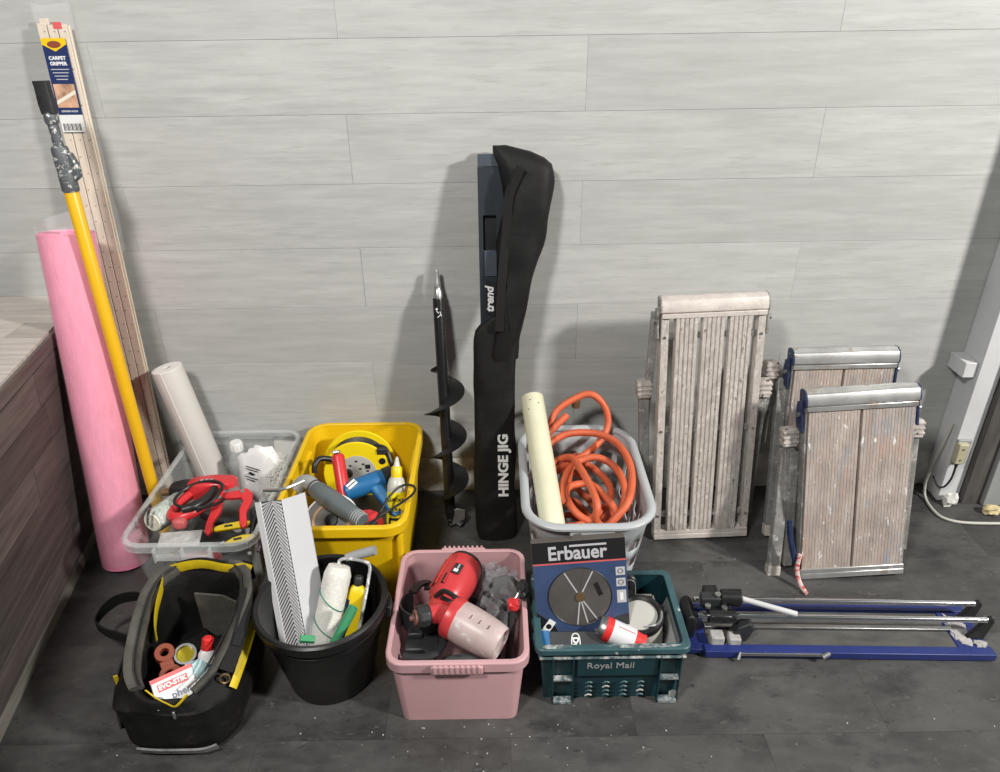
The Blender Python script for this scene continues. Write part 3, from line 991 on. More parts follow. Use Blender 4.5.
obj('trigger', B().bb(-.012, .008, -.035, -.012, .042, .056), m_black, rp_, bev=.004)
obj('vent_panel', B().bb(.015, .06, .052, .062, .086, .0895), m_black, rp_, bev=.001)
for i in range(3):
    obj('vent_slot', B().bb(.02 + i * .014, .028 + i * .014, .050, .064, .0892, .0905), m_lgrey, rp_)
pts = []
for i in range(46):
    a = i * .34
    pts.append((.030 + .066 * math.cos(a) + .003 * math.sin(i), -.004 + .055 * math.sin(a), .058 + .030 * math.sin(a * .5 + .6) + .012 * math.cos(a)))
obj('power_lead', B().tube(spline(pts, 3), .0046, 8), m_blackcab, rp_)
obj('lead_plug', B().blob((-.005, -.088, .035), (.020, .016, .016), amp=.1, sq=.7), mat('faded_red', (.50, .10, .10), .5), rp_)

# red pipe cutter
Mx = FXY((-.792, 1.695, .275), (1, 0, 0), (-.12, .86, .25))
pc = thing('pipe_cutter', 'bright red ratchet pipe cutter lying open on the clear tub contents', 'pipe cutter', Mx)
obj('upper_handle', B().prism([(-.045, -.085), (-.032, -.095), (-.024, -.085), (-.028, -.05), (-.018, -.01), (-.022, .04), (-.030, .075), (-.042, .085), (-.050, .06), (-.052, .02), (-.046, -.02), (-.048, -.055)], .014), m_red, pc, bev=.003)
obj('jaw_handle', B().prism([(.050, -.065), (.062, -.075), (.070, -.06), (.058, -.02), (.066, .02), (.060, .05), (.040, .066), (.015, .058), (-.02, .05), (-.028, .03), (.01, .030), (.03, .032), (.040, .018), (.036, -.01), (.044, -.04)], .014, Matrix.Translation((0, 0, .004))), m_red, pc, bev=.003)
obj('blade', B().prism([(-.034, .05), (-.03, .085), (-.01, .088), (.022, .066), (.0, .046)], .004, Matrix.Translation((0, 0, .006))), m_steel, pc, bev=.0005)
for x, y in ((-.03, .03), (.032, .052)):
    obj('pivot_screw', B().cyl((x, y, .012), (x, y, .021), .006, n=12), m_steel, pc)

# paint roller with green speckled sleeve
p0, p1 = V((-.985, 1.632, .284)), V((-.930, 1.80, .262))
Mx = FR(p0, p1 - p0)
pr2 = thing('paint_roller', 'short paint roller with green speckled sleeve in clear tub corner', 'paint roller', Mx)
obj('sleeve', B().lathe([(.030, 0), (.0345, .008), (.0345, .17), (.030, .178)], 24), m_pileg, pr2)
obj('end_disc', B().lathe([(.026, -.004), (.027, .0), (.02, .002)], 24), m_cream, pr2)
obj('wire_frame', B().tube(spline([(0, 0, .02), (0, 0, -.012), (.006, -.012, -.022), (.012, -.04, -.020), (.016, -.055, -.015)], 5), .0042, 8), m_chrome, pr2)

# white plate, knives, spacer bags, bottle, pliers, screwdriver
solo('plastic_plate', B().box((0, 0, 0), (.115, .052, .005), FXY((-.890, 1.574, .268), (1, .06, .03), (0, .92, .30))), m_mortar, 'flat off-white plastic plate against the clear tub front', 'plate', bev=.003, loc=(-.905, 1.582, .27))


def knife(label, o, xd, ln):
    Mx = FXY(o, xd, (0, .8, .5))
    k = thing('utility_knife', label, 'knife', Mx, group='yellow utility knives in the clear tub')
    obj('handle', B().prism([(-ln / 2, -.004), (-ln / 2 + .02, -.010), (ln / 2 - .01, -.011), (ln / 2, -.004), (ln / 2, .006), (ln / 2 - .03, .010), (-ln / 2 + .03, .008)], .014), m_yplast, k, bev=.003)
    obj('slider', B().bb(-.012, .01, -.003, .003, .014, .017), m_black, k, bev=.001)
    obj('blade', B().prism([(-ln / 2 + .004, -.003), (-ln / 2 - .018, -.001), (-ln / 2 + .004, .005)], .002, Matrix.Translation((0, 0, .006))), m_steel, k)


knife('yellow utility knife below the red pipe cutter handles', (-.780, 1.652, .245), (1, .18, .06), .115)
knife('yellow utility knife closest to the purple handled pliers', (-.735, 1.592, .247), (1, .22, .08), .085)

Mx = FR((-.722, 1.70, .15), (.10, -.38, 1), (1, 0, 0))
Mx = FXY((-.700, 1.66, .245), (1, 0, 0), (.10, .75, .45))
pl = thing('pliers', 'black and purple handled pliers by the white ridged trim', 'pliers', Mx)
for sd in (-1, 1):
    obj('handle', B().tube(spline([(sd * .008, .05, .004), (sd * .014, .01, .004), (sd * .015, -.04, .004), (sd * .010, -.08, .004)], 5), .0075, 10), m_purple if sd > 0 else m_black, pl)
    obj('jaw', B().prism([(0, .045), (sd * .012, .05), (sd * .010, .075), (sd * .002, .10), (0, .10)], .008), m_steel, pl, bev=.001)
obj('handle_end', B().blob((-.012, -.084, .004), (.006, .006, .006), sub=2, amp=0), m_inkw, pl)

bt = thing('clear_bottle', 'clear plastic bottle with white screw cap in the clear tub', 'bottle', FR((-.884, 2.045, .036), (-.0, .03, 1)))
obj('bottle_body', B().lathe([(.036, 0), (.038, .006), (.038, .155), (.034, .185), (.018, .212), (.015, .222)], 24), m_clearb, bt)
cp = obj('cap', B().lathe([(.0205, .216), (.0205, .243), (.018, .247)], 24), m_labwhite, bt)
for i in range(0, 24, 2):
    a = 2 * PI * i / 24
    obj('cap_ridge', B().box((.0207 * math.cos(a), .0207 * math.sin(a), .230), (.0015, .0015, .022)), m_labwhite, cp)

Mx = FXY((-.780, 1.950, .220), (1, -.12, .10), (.12, .25, 1))
wb = thing('labelled_bag', 'white printed polythene bag standing in the back of clear tub', 'bag', Mx)
obj('pouch', B().blob((0, 0, 0), (.066, .088, .026), amp=.30, freq=2.2, seed=2, sq=.62), m_bagw, wb)
obj('bag_corner', B().prism([(-.02, .06), (.035, .055), (.055, .075), (.01, .098), (-.008, .10)], .006, Matrix.Translation((0, 0, -.004))), m_bagw, wb, bev=.002)
FL = FXY((-.014, .020, .030), (1, -.35, 0), (.35, 1, 0))
for i, (w_, y) in enumerate(((.05, .014), (.04, .006), (.045, -.020), (.03, -.028))):
    obj('print_line', B().box((0, y, .0005), (w_, .0025, .001), FL), m_ink, wb)
obj('print_mark', B().prism([(-.012, -.008), (.004, -.012), (.012, -.004), (.002, -.003), (-.006, -.001)], .001, FL), m_ink, wb)

Mx = FR((-.735, 1.935, .155), (.08, .25, 1))
sb = thing('spacer_bag', 'clear bag of white plastic tile spacers beside the yellow tub', 'bag', Mx)
b = B()
r2 = random.Random(11)
for i in range(300):
    while True:
        p = V((r2.uniform(-1, 1), r2.uniform(-1, 1), r2.uniform(-1, 1)))
        if .3 < p.length < 1:
            break
    p = V((p.x * .050, p.y * .040, .045 + p.z * .075))
    F = FR(p, (r2.uniform(-1, 1), r2.uniform(-1, 1), r2.uniform(-1, 1)), (r2.uniform(-1, 1), .3, .2))
    b.box((0, 0, 0), (.015, .004, .004), F)
    b.box((0, 0, 0), (.004, .015, .004), F)
obj('tile_spacers', b, m_spacer, sb, sm=0, kind='stuff')
obj('polybag', B().blob((0, 0, .045), (.058, .046, .088), amp=.30, freq=2.2, seed=6, sq=.75), m_bagc, sb)
obj('bag_neck', B().loft([circ(.024, .11, 12, -.0, 0, 1.4, .5), circ(.020, .14, 12, .015, .01, 1.3, .4), circ(.03, .175, 12, .022, .02, 1.2, .3)], False, False), m_bagc, sb)

# dark odds and ends at the bottom of the clear tub
r2 = random.Random(21)
odd = [(-.93, 1.66, .16, .10, 'dark steel scraper lying under the paint roller', 'scraper'), (-.82, 1.62, .17, .7, 'dark steel spanner lying at the front of clear tub', 'spanner'),
       (-.76, 1.72, .18, 1.9, 'blackened steel chisel under the red pipe cutter', 'chisel'), (-.86, 1.78, .15, 2.6, 'dark steel file under the red corded tool', 'file')]
for x, y, z, a, lb, ca in odd:
    Mx = T(x, y, z, a, .25)
    t = thing(ca, lb, ca, Mx)
    obj('blade', B().prism([(-.07, -.012), (.0, -.008), (.01, .0), (.0, .008), (-.07, .012), (-.078, 0)], .006), m_steel, t, bev=.001)
    obj('handle', B().lathe([(.008, 0), (.012, .02), (.010, .05), (.013, .085), (.008, .095)], 12, FR((.005, 0, .003), (1, 0, 0), (0, 1, 0))), m_black, t)
# red tool handle and rag pressed against the front wall of the clear tub
solo('oval_tool_case', B().blob((-.845, 1.572, .205), (.062, .018, .016), amp=.12, sq=.8), m_red, 'small red oval case seen through the clear tub front', 'case', loc=(-.845, 1.572, .19))
solo('dark_case', B().box((0, 0, 0), (.22, .26, .11), T(-.86, 1.74, .062, .08)), m_dgrey, 'dark grey plastic case at bottom of clear tub', 'case', bev=.012, loc=(-.86, 1.74, .02))

# ---- yellow tub
yt = thing('yellow_tub', 'yellow plastic tub holding cable reel and power tools', 'tub', (-.455, 1.848, 0))
w_, d_, h_ = .365, .545, .30
obj('body', tub(B(), w_, d_, h_, .30, .48, .004, .05), m_ytub, yt)
yr = obj('rim', rim(B(), w_, d_, .05, .272, .305, .012, .004), m_ytub, yt, bev=.002)
for sd in (-1, 1):
    obj('side_step', B().loft([rr(.016, .40, .007, .03, sd * .1585, -.05), rr(.020, .44, .007, .255, sd * .1705, -.05), rr(.014, .43, .006, .268, sd * .172, -.05)]), m_ytub, yt)
# cable reel
Mx = FR((-.468, 1.955, .218), (.06, -.985, .17), (1, 0, 0))
rl = thing('cable_reel', 'round yellow cable reel with black cable in the yellow tub', 'cable reel', Mx)
Ra = .116
obj('rear_flange', B().lathe([(.03, -.076), (Ra, -.078), (Ra + .003, -.074), (Ra, -.070), (.03, -.070)], 48, loop=True, caps=False), m_reel, rl)
obj('wound_cable', B().lathe([(.045, -.069), (.094, -.069), (.097, -.035), (.094, -.003), (.045, -.003)], 40, loop=True), m_blackcab, rl)
for i in range(7):
    rr_ = .0965
    obj('cable_turn', B().tube([V((rr_ * math.cos(a), rr_ * math.sin(a), -.064 + i * .0095)) for a in [2 * PI * j / 48 for j in range(48)]], .004, 6, closed=True), m_blackcab, rl)
obj('front_flange', B().lathe([(.055, -.002), (.106, -.004), (.109, 0), (.106, .004), (.075, .005), (.055, .004)], 48, loop=True, caps=False), m_reel, rl)
pt = obj('face_plate', B().lathe([(.062, .003), (.062, .007), (.058, .009), (.0, .0095)], 40), m_reelg, rl)
for (x, y, a) in ((-.02, .03, .3), (.022, .034, -.4), (.0, .045, .1), (.035, .01, .5), (-.03, .01, .2), (.012, .018, 0)):
    obj('socket_slot', B().box((x, y, .0098), (.008, .005, .002), T(0, 0, 0) @ Matrix.Rotation(0, 4, 'Z')), m_ink, pt)
obj('socket_window', B().bb(.028, .044, .018, .032, .0092, .011), m_ink, pt)
obj('thumb_hole', B().cyl((.083, .040, .003), (.083, .040, .0065), .011, n=16), m_black, rl)
obj('reel_knob', B().lathe([(.014, .008), (.016, .02), (.012, .026)], 16, Matrix.Translation((-.028, .006, 0))), m_black, rl)
obj('reel_frame', B().tube(spline([(.060, .080, -.03), (.092, .075, -.015), (.108, .040, .0), (.118, .0, .005), (.112, -.04, .0)], 6), .0085, 8), m_black, rl)
obj('frame_clip', B().box((.085, .075, .002), (.035, .02, .016), Matrix.Rotation(0, 4, 'Z')), m_dgrey, rl, bev=.003)
obj('crank_handle', B().tube(spline([(-.062, .050, .010), (-.090, .062, .018), (-.112, .066, .030), (-.124, .052, .045), (-.126, .03, .052)], 6), .0095, 10), m_black, rl)
obj('crank_rod', B().cyl((-.062, .050, .012), (-.045, .042, .012), .006, n=10), m_chrome, rl)

# red handled tool
p0, p1 = V((-.452, 1.700, .190)), V((-.493, 1.838, .366))
Mx = FR(p0, p1 - p0)
rh = thing('red_bar_tool', 'shiny red tubular handle with grey collar across the cable reel', 'hand tool', Mx)
L_ = (p1 - p0).length
obj('handle', B().lathe([(.015, .085), (.0195, .09), (.0195, L_ - .008), (.0165, L_), (.009, L_)], 20), m_red, rh)
obj('collar', B().lathe([(.012, .02), (.015, .025), (.015, .085), (.013, .09)], 16), m_tgrey, rh)
for i in range(4):
    obj('collar_ring', B().lathe([(.0158, .035 + i * .012), (.0165, .038 + i * .012), (.0158, .041 + i * .012)], 16), m_tgrey, rh)
obj('shaft', B().lathe([(.008, -.06), (.008, .022)], 12), m_steel, rh)
obj('spring_clip', B().bb(-.012, .010, -.020, .016, L_ + .001, L_ + .012), m_chrome, rh, bev=.003)

# blue heat gun
Mx = FXY((-.404, 1.802, .278), (.86, .42, .12), (-.35, .75, .45))
bg = thing('heat_gun', 'blue plastic heat gun with black nozzle in the yellow tub', 'heat gun', Mx)
obj('barrel', B().lathe([(.020, -.075), (.026, -.07), (.030, -.03), (.030, .035), (.027, .05)], 20, FR((0, 0, .01), (1, 0, 0), (0, 1, 0))), m_tblue, bg)
obj('nozzle', B().lathe([(.026, .05), (.029, .052), (.029, .075), (.022, .085), (.017, .10)], 18, FR((0, 0, .01), (1, 0, 0), (0, 1, 0))), m_black, bg)
obj('handle', B().loft([[V((x + .012 + k * .25, -k, z)) for x, z in [(p.x, p.y + .01) for p in rr(a, .030, .010, 0)]] for k, a in ((.012, .046), (.04, .040), (.09, .038), (.125, .040), (.135, .034))]), m_tblue, bg)
obj('grip_panel', B().loft([[V((x + .012 + k * .25, -k, z)) for x, z in [(p.x, p.y + .024) for p in rr(a, .006, .0025, 0)]] for k, a in ((.02, .026), (.06, .022), (.11, .022))]), mat('light_blue_plastic', (.05, .22, .45), .4), bg)
obj('trigger', B().bb(.038, .050, -.050, -.024, .002, .018), m_black, bg, bev=.003)
obj('rating_label', B().box((0, 0, 0), (.032, .018, .001), FXY((-.048, .004, .0395), (1, .4, 0), (0, 1, 0))), m_inkw, bg)
obj('label_stripe', B().box((0, 0, .0008), (.030, .003, .001), FXY((-.048, .004, .0395), (1, .4, 0), (0, 1, 0))), m_ink, bg)

# sealer bottle
p0, p1 = V((-.320, 1.70, .150)), V((-.308, 1.80, .382))
Mx = FR(p0, p1 - p0)
sbt = thing('sealer_bottle', 'yellow labelled squeeze bottle with pointed clear nozzle in yellow tub', 'bottle', Mx)
obj('body', B().lathe([(.024, 0), (.027, .006), (.027, .165), (.022, .185), (.014, .195)], 24), m_bottlew, sbt)
lb = obj('label', B().lathe([(.0275, .03), (.0275, .150)], 24, caps=False), m_bottle, sbt)
obj('cap', B().lathe([(.0165, .19), (.0165, .218), (.012, .224)], 18), m_yplast, sbt)
obj('nozzle', B().lathe([(.011, .222), (.004, .25), (.002, .252)], 14), m_bottlew, sbt)
for s_, zz_, sz in (('GLUROCK', .128, .0125), ('GLUE &', .100, .0105), ('SEALER', .088, .0115)):
    text(s_, sz, FXY((0, -.0282, zz_), (1, 0, 0), (0, 0, 1)), m_ink, lb, bold=.0003)
obj('label_panel', B().bb(-.016, .016, -.0288, -.0265, .038, .074), m_ink, lb)
obj('panel_mark', B().bb(-.010, .004, -.0293, -.0287, .046, .066), m_bottle, lb)

# grey sander with hose elbow and disc
Mx = FXY((-.478, 1.692, .292), (.75, -.60, -.10), (.5, .7, .5))
gs = thing('disc_sander', 'grey disc sander with bent dust outlet and white edged disc in yellow tub', 'sander', Mx)
obj('grip_body', B().lathe([(.020, -.085), (.027, -.07), (.030, -.02), (.027, .05), (.022, .10), (.020, .125)], 20, FR((0, 0, .02), (1, 0, 0), (0, 1, 0))), m_tgrey, gs)
for i in range(5):
    obj('grip_rib', B().lathe([(.0222, .085 + i * .008), (.0235, .087 + i * .008), (.0222, .089 + i * .008)], 18, FR((0, 0, .02), (1, 0, 0), (0, 1, 0))), m_lgrey, gs)
obj('dust_elbow', B().tube(spline([(-.078, 0, .02), (-.105, .006, .021), (-.130, -.002, .018), (-.142, -.026, .008)], 6), .022, 16), m_lgrey, gs)
obj('hose_clip', B().tube([V((-.085, .0255 * math.cos(a), .02 + .0255 * math.sin(a))) for a in [2 * PI * i / 24 for i in range(24)]], .002, 6, closed=True), m_dgrey, gs)
Md = Mx.inverted() @ FR((-.492, 1.672, .246), (-.05, -.55, .83), (1, 0, 0))
obj('disc', B().lathe([(.012, .0), (.076, .0), (.076, .007), (.012, .007)], 44, Md, loop=True, caps=False), m_sand, gs)
obj('disc_edge', B().lathe([(.0755, .0), (.0805, .001), (.0805, .009), (.0755, .009)], 44, Md, loop=True, caps=False), m_labwhite, gs)
obj('abrasive_ring', B().lathe([(.048, .0068), (.056, .0068), (.056, .0085), (.048, .0085)], 40, Md, loop=True, caps=False), m_tan, gs)
obj('hub', B().lathe([(.0, .006), (.02, .006), (.018, .014), (.0, .016)], 24, Md), m_dgrey, gs)

# red guard disc
Mx = FR((-.388, 1.665, .235), (.25, -.55, .8))
solo('red_disc', B().lathe([(.0, -.003), (.045, -.006), (.047, 0), (.043, .004), (.0, .010)], 32, Mx), m_red, 'red plastic disc below the blue heat gun', 'disc', loc=(-.388, 1.665, .22))
bl = thing('black_lead', 'thin black lead looped over the yellow tub front corner', 'cable', (-.32, 1.64, .2))
obj('lead', B().tube(spline([(-.385, 1.60, .20), (-.372, 1.612, .262), (-.352, 1.640, .285), (-.322, 1.70, .312), (-.290, 1.735, .322), (-.262, 1.735, .323), (-.250, 1.715, .322), (-.262, 1.685, .320), (-.30, 1.65, .312),
                              (-.345, 1.625, .295), (-.375, 1.60, .285), (-.352, 1.595, .270), (-.325, 1.61, .255), (-.31, 1.64, .22)], 8), .0036, 8), m_blackcab, bl, w=True)
obj('cable_tie', B().cyl((-.366, 1.61, .275), (-.352, 1.62, .285), .007, n=10), m_blackr, bl, w=True)
solo('tool_case', B().box((0, 0, 0), (.24, .40, .13), T(-.455, 1.83, .075)), m_dgrey, 'dark case filling the bottom of yellow tub', 'case', bev=.015, loc=(-.455, 1.83, .01))

# ================================================================== GREY BASKET


def resample(pts, n):
    pts = [V(p) for p in pts]
    seg = [(pts[(i + 1) % len(pts)] - pts[i]).length for i in range(len(pts))]
    tot = sum(seg)
    out = []
    i, acc = 0, 0.0
    for k in range(n):
        t = tot * k / n
        while acc + seg[i] < t - 1e-9:
            acc += seg[i]
            i += 1
        out.append(pts[i].lerp(pts[(i + 1) % len(pts)], (t - acc) / max(seg[i], 1e-9)))
    return out


gb = thing('laundry_basket', 'light grey plastic basket holding orange hose behind the saw blade box', 'basket', (.240, 1.775, 0))
Wt, Dt, Wb, Db, Hh = .342, .50, .26, .38, .335
zs = [0, .02, .06, .10, .14, .18, .215, .255, .29, .315, Hh]
NP = 72
rings = [resample(rr(.1, .15, .03, .0), NP)] + [resample(rr(Wb + (Wt - Wb) * z / Hh, Db + (Dt - Db) * z / Hh, .07 + .02 * z / Hh, z, n=6), NP) for z in zs]
skip = lambda i, j: (i in (7,) and j % 3 != 0) or (i == 5 and j % 3 != 1)
obj('body', B().loft(rings, True, False, skip=skip), m_gtub, gb, solid=.004)
obj('rim', B().tube(resample(rr(Wt + .006, Dt + .006, .095, Hh - .004, n=6), 72), 1, 10, closed=True, flat=(.010, .013), up=(0, 0, 1)), m_gtub, gb)
for sd in (-1, 1):
    obj('rim_skirt', B().bb(-.06, .06, sd * .259 - .002, sd * .259 + .002, Hh - .034, Hh - .008), m_gtub, gb, bev=.002)

# orange hose, one continuous run
coil = []
for i in range(58):
    a = .45 * i + 1.0
    k = 1 + .10 * math.sin(i * 1.31)
    z = .03 + .0041 * i + .010 * math.sin(i * .9)
    f = .80 + .25 * z / .33
    coil.append((.228 + .100 * k * f * math.cos(a), 1.80 + .155 * k * f * math.sin(a), z))
loops = [(.182, 1.70, .285), (.182, 1.758, .30), (.218, 1.832, .32), (.288, 1.859, .33), (.344, 1.818, .32), (.362, 1.738, .30), (.345, 1.68, .26), (.29, 1.64, .24), (.22, 1.66, .265),
         (.188, 1.72, .285), (.20, 1.76, .29), (.237, 1.783, .285), (.271, 1.768, .29), (.31, 1.708, .28), (.330, 1.663, .26), (.30, 1.62, .25),
         (.262, 1.60, .290), (.264, 1.615, .335), (.255, 1.67, .347), (.237, 1.765, .345), (.215, 1.85, .335), (.17, 1.87, .31), (.155, 1.835, .30), (.197, 1.862, .300), (.263, 1.905, .309), (.320, 1.958, .330), (.345, 1.995, .37), (.331, 2.015, .425), (.287, 2.03, .457), (.229, 2.02, .442), (.177, 2.0, .41), (.154, 1.965, .365),
         (.150, 1.925, .34), (.170, 1.938, .345), (.219, 1.950, .36), (.295, 1.932, .37), (.352, 1.88, .37), (.378, 1.79, .362), (.374, 1.70, .345), (.350, 1.63, .325), (.305, 1.60, .285), (.28, 1.60, .24)]
hs_ = thing('hose', 'orange rubber hose coiled loosely inside the grey basket', 'hose', (.228, 1.80, .02))
obj('hose_run', B().tube(spline(coil + loops, 5), .0112, 10), m_orange, hs_, w=True)
e0, e1 = V((.150, 1.945, .365)), V((.212, 1.985, .407))
obj('hose_end', B().cyl(e0, e1, .0112, n=14), m_orange, hs_, w=True)
obj('brass_coupling', B().lathe([(.012, 0), (.0135, .004), (.0135, .022), (.010, .026)], 6, FR((.245, 2.045, .40), (.05, .1, 1))), m_brass, hs_, w=True)

# cream tube
p1 = V((.0985, 1.975, .478))
p0 = V((.146, 1.612, .243))
M_ = FR(p0, p1 - p0)
L_ = (p1 - p0).length
ctu = thing('cream_tube', 'thick cream coloured tube leaning out of the grey basket', 'tube', M_)
obj('tube', B().lathe([(.030, 0), (.036, .003), (.036, L_ - .002), (.0345, L_), (.0, L_ + .001)], 32), m_tubecr, ctu)
for x, z in ((-.010, L_ - .025), (.014, L_ - .038), (-.018, L_ - .055)):
    obj('nail_hole', B().cyl((x, -math.sqrt(.036 ** 2 - x * x) + .001, z), (x, -math.sqrt(.036 ** 2 - x * x) - .0006, z), .002, n=8), m_ink, ctu)

# ================================================================== PINK BOX
pb = thing('pink_box', 'dusty pink plastic box holding red paint sprayer', 'box', (-.111, 1.396, 0))
obj('body', tub(B(), .325, .385, .197, .285, .395, .0035, .026), m_ptub, pb)
pr_ = obj('rim', rim(B(), .325, .385, .032, .170, .200, .010, .0035), m_ptub, pb, bev=.0015)
for sd in (-1, 1):
    hd = obj('handle_lip', B().bb(-.062, .062, min(sd * .203, sd * .212), max(sd * .203, sd * .212), .172, .198), m_ptub, pb, bev=.004)
    for i in range(9):
        x = -.052 + i * .013
        obj('grip_ridge', B().bb(x - .003, x + .003, min(sd * .205, sd * .214), max(sd * .205, sd * .214), .178, .2015), m_ptub, hd, bev=.0015)

# paint sprayer
p0, p1 = V((-.152, 1.385, .205)), V((-.098, 1.525, .212))
sp_ = thing('paint_sprayer', 'red paint spray gun with milky paint cup lying in the pink box', 'paint sprayer', T(-.12, 1.38, .12))
F = FR(p0, p1 - p0, (1, 0, 0))
mh = obj('motor_housing', B().lathe([(.030, -.012), (.040, -.004), (.047, .02), (.052, .06), (.053, .10), (.050, .135), (.044, .146)], 28, F), m_spray, sp_, w=True)
obj('rear_cap', B().lathe([(.0505, .136), (.046, .148), (.03, .156), (.0, .158)], 28, F), m_dgrey, mh, w=True)
for a in (.4, 2.2, 2.9):
    obj('cooling_slot', B().bb(-.004, .004, .0485, .0515, .02, .055, F @ Matrix.Rotation(a, 4, 'Z')), m_black, mh, w=True)
for a in range(6):
    obj('housing_rib', B().bb(-.0015, .0015, .0515, .0545, .02, .125, F @ Matrix.Rotation(.5 + a * .5, 4, 'Z')), m_spray, mh, w=True)
FL = FXY((-.118, 1.448, .2625), (.9, -.35, -.06), (.35, .9, .02))
nb = obj('name_badge', B().box((0, 0, 0), (.022, .036, .003), FL), m_dgrey, mh, w=True, bev=.001)
obj('badge_mark', B().box((-.001, -.008, .0018), (.012, .010, .001), FL), m_inkw, nb, w=True)
obj('badge_line', B().box((.001, .007, .0018), (.004, .016, .001), FL), m_ebgrey, nb, w=True)
obj('neck', B().tube([(-.158, 1.372, .205), (-.165, 1.352, .212), (-.150, 1.330, .222), (-.128, 1.322, .226)], [.034, .030, .027, .024], 16), m_spray, sp_, w=True)
obj('spray_body', B().tube([(-.125, 1.352, .212), (-.165, 1.332, .222), (-.188, 1.323, .226)], [.030, .026, .022], 16), m_spray, sp_, w=True)
obj('nozzle_ring', B().lathe([(.024, 0), (.029, .006), (.029, .026), (.025, .034)], 10, FR((-.182, 1.325, .225), (-1, -.38, .12), (0, 0, 1))), m_dgrey, sp_, w=True, bev=.002, sm=20)
obj('nozzle_face', B().lathe([(.020, .030), (.019, .040), (.009, .042), (.006, .052), (.0, .053)], 18, FR((-.182, 1.325, .225), (-1, -.38, .12), (0, 0, 1))), m_copper, sp_, w=True)
obj('trigger', B().tube(spline([(-.172, 1.372, .238), (-.150, 1.372, .258), (-.125, 1.352, .262), (-.108, 1.340, .252), (-.112, 1.336, .236), (-.135, 1.352, .242), (-.155, 1.368, .240)], 6), .0062, 8), m_black, sp_, w=True)
Fc = FR((-.132, 1.328, .216), V((-.004, 1.256, .190)) - V((-.132, 1.328, .216)), (0, 0, 1))
obj('cup_collar', B().lathe([(.046, -.006), (.053, .0), (.053, .022), (.050, .026)], 30, Fc), m_spray, sp_, w=True)
cupo = obj('paint_cup', B().lathe([(.051, .024), (.052, .05), (.050, .10), (.044, .142), (.040, .146), (.038, .143), (.041, .135), (.0, .135)], 32, Fc), m_cup, sp_, w=True)
for k, z in enumerate((.06, .085, .11)):
    obj('level_mark', B().box((.0515 - .001 * k, .010, z), (.0015, .012, .002), Fc), m_copper, cupo, w=True)

# creased bag with hose
bh = thing('bagged_hose', 'grey hose folded in a creased clear bag in pink box', 'hose', (-.02, 1.47, .08))
obj('hose', B().tube(spline([(-.06, 1.43, .14), (-.03, 1.47, .165), (.01, 1.50, .17), (.038, 1.475, .155), (.03, 1.43, .14), (-.01, 1.44, .155), (-.045, 1.49, .145), (.0, 1.535, .13), (.035, 1.52, .11), (.02, 1.45, .10), (-.04, 1.42, .10)], 7), .016, 12), m_dgrey, bh, w=True)
obj('clear_bag', B().blob((-.008, 1.475, .135), (.058, .075, .058), amp=.45, freq=2.6, seed=12, sq=.8, sub=4), m_bagd, bh, w=True)
obj('bag_tail', B().blob((-.035, 1.535, .175), (.032, .025, .022), amp=.6, freq=2.6, seed=14, sub=3), m_bagd, bh, w=True)

# black guard and bracket on the left
b = B()
rings = []
for i in range(15):
    a = R(150 + 190 * i / 14)
    rings.append([V((math.cos(a) * r_, math.sin(a) * r_, z)) for r_, z in ((.050, 0), (.056, .03), (.062, .05), (.059, .052), (.053, .032), (.047, .003))])
Mx = T(-.206, 1.395, .120, R(-20), R(-18)) @ Matrix.Diagonal((1.15, 1.25, 1.2, 1))
bgd = thing('guard_cowl', 'matt black curved guard cowl in the left of pink box', 'guard', Mx)
obj('cowl', b.loft(rings), m_dgrey, bgd)
obj('cowl_strap', B().tube(spline([(-.052, .028, .05), (-.050, .060, .055), (-.040, .085, .05), (-.030, .065, .045)], 6), 1, 4, flat=(.003, .009), up=(0, 0, 1)), m_black, bgd)
brk = thing('clamp_bracket', 'black plastic bracket with curved arm in pink box front corner', 'bracket', T(-.205, 1.30, .115))
obj('base_block', B().bb(-.045, .010, -.005, .045, .0, .022), m_dgrey, brk, bev=.005)
obj('rib_block', B().bb(-.040, .0, .028, .055, .022, .040), m_dgrey, brk, bev=.004)
obj('slot', B().bb(-.030, -.012, .034, .048, .0395, .041), m_black, brk)
obj('curved_arm', B().tube(spline([(.045, .065, .03), (.055, .03, .03), (.045, -.01, .028), (.015, -.030, .025), (-.02, -.030, .022), (-.045, -.022, .02)], 6), 1, 8, flat=(.008, .011), up=(0, 0, 1)), m_dgrey, brk)
obj('web', B().prism([(-.01, .02), (.035, .05), (.04, .0), (.012, -.02)], .006, Matrix.Translation((0, 0, .020))), m_dgrey, brk, bev=.001)
cl_ = thing('spray_wand', 'dark wand with bright red joint leaning on the pink box right rim', 'hand tool', T(.022, 1.36, .15))
obj('head', B().blob((.052, 1.405, .228), (.017, .028, .022), amp=.25, seed=3), m_dgrey, cl_, w=True)
obj('red_joint', B().blob((.026, 1.366, .215), (.015, .014, .013), amp=.3, seed=2, sq=.6), m_red, cl_, w=True)
obj('wand', B().tube(spline([(.022, 1.355, .20), (.016, 1.31, .14), (.008, 1.262, .06)], 4), .010, 10), m_black, cl_, w=True)
obj('link_rod', B().cyl((.028, 1.372, .224), (.050, 1.405, .240), .003, n=8), m_steel, cl_, w=True)
solo('nozzle_pouch', B().blob((-.10, 1.27, .09), (.075, .045, .022), amp=.5, freq=2, seed=8, sq=.8), m_tgrey, 'crumpled grey pouch under the sprayer cup', 'pouch', loc=(-.10, 1.27, .07))
solo('dark_hose_coil', B().tube(spline([(-.11 + .095 * math.cos(i * .5), 1.40 + .13 * math.sin(i * .5), .016 + .0016 * i) for i in range(46)], 4), .011, 8), m_dgrey, 'dark hose coiled in the bottom of pink box', 'hose', loc=(-.11, 1.4, 0))

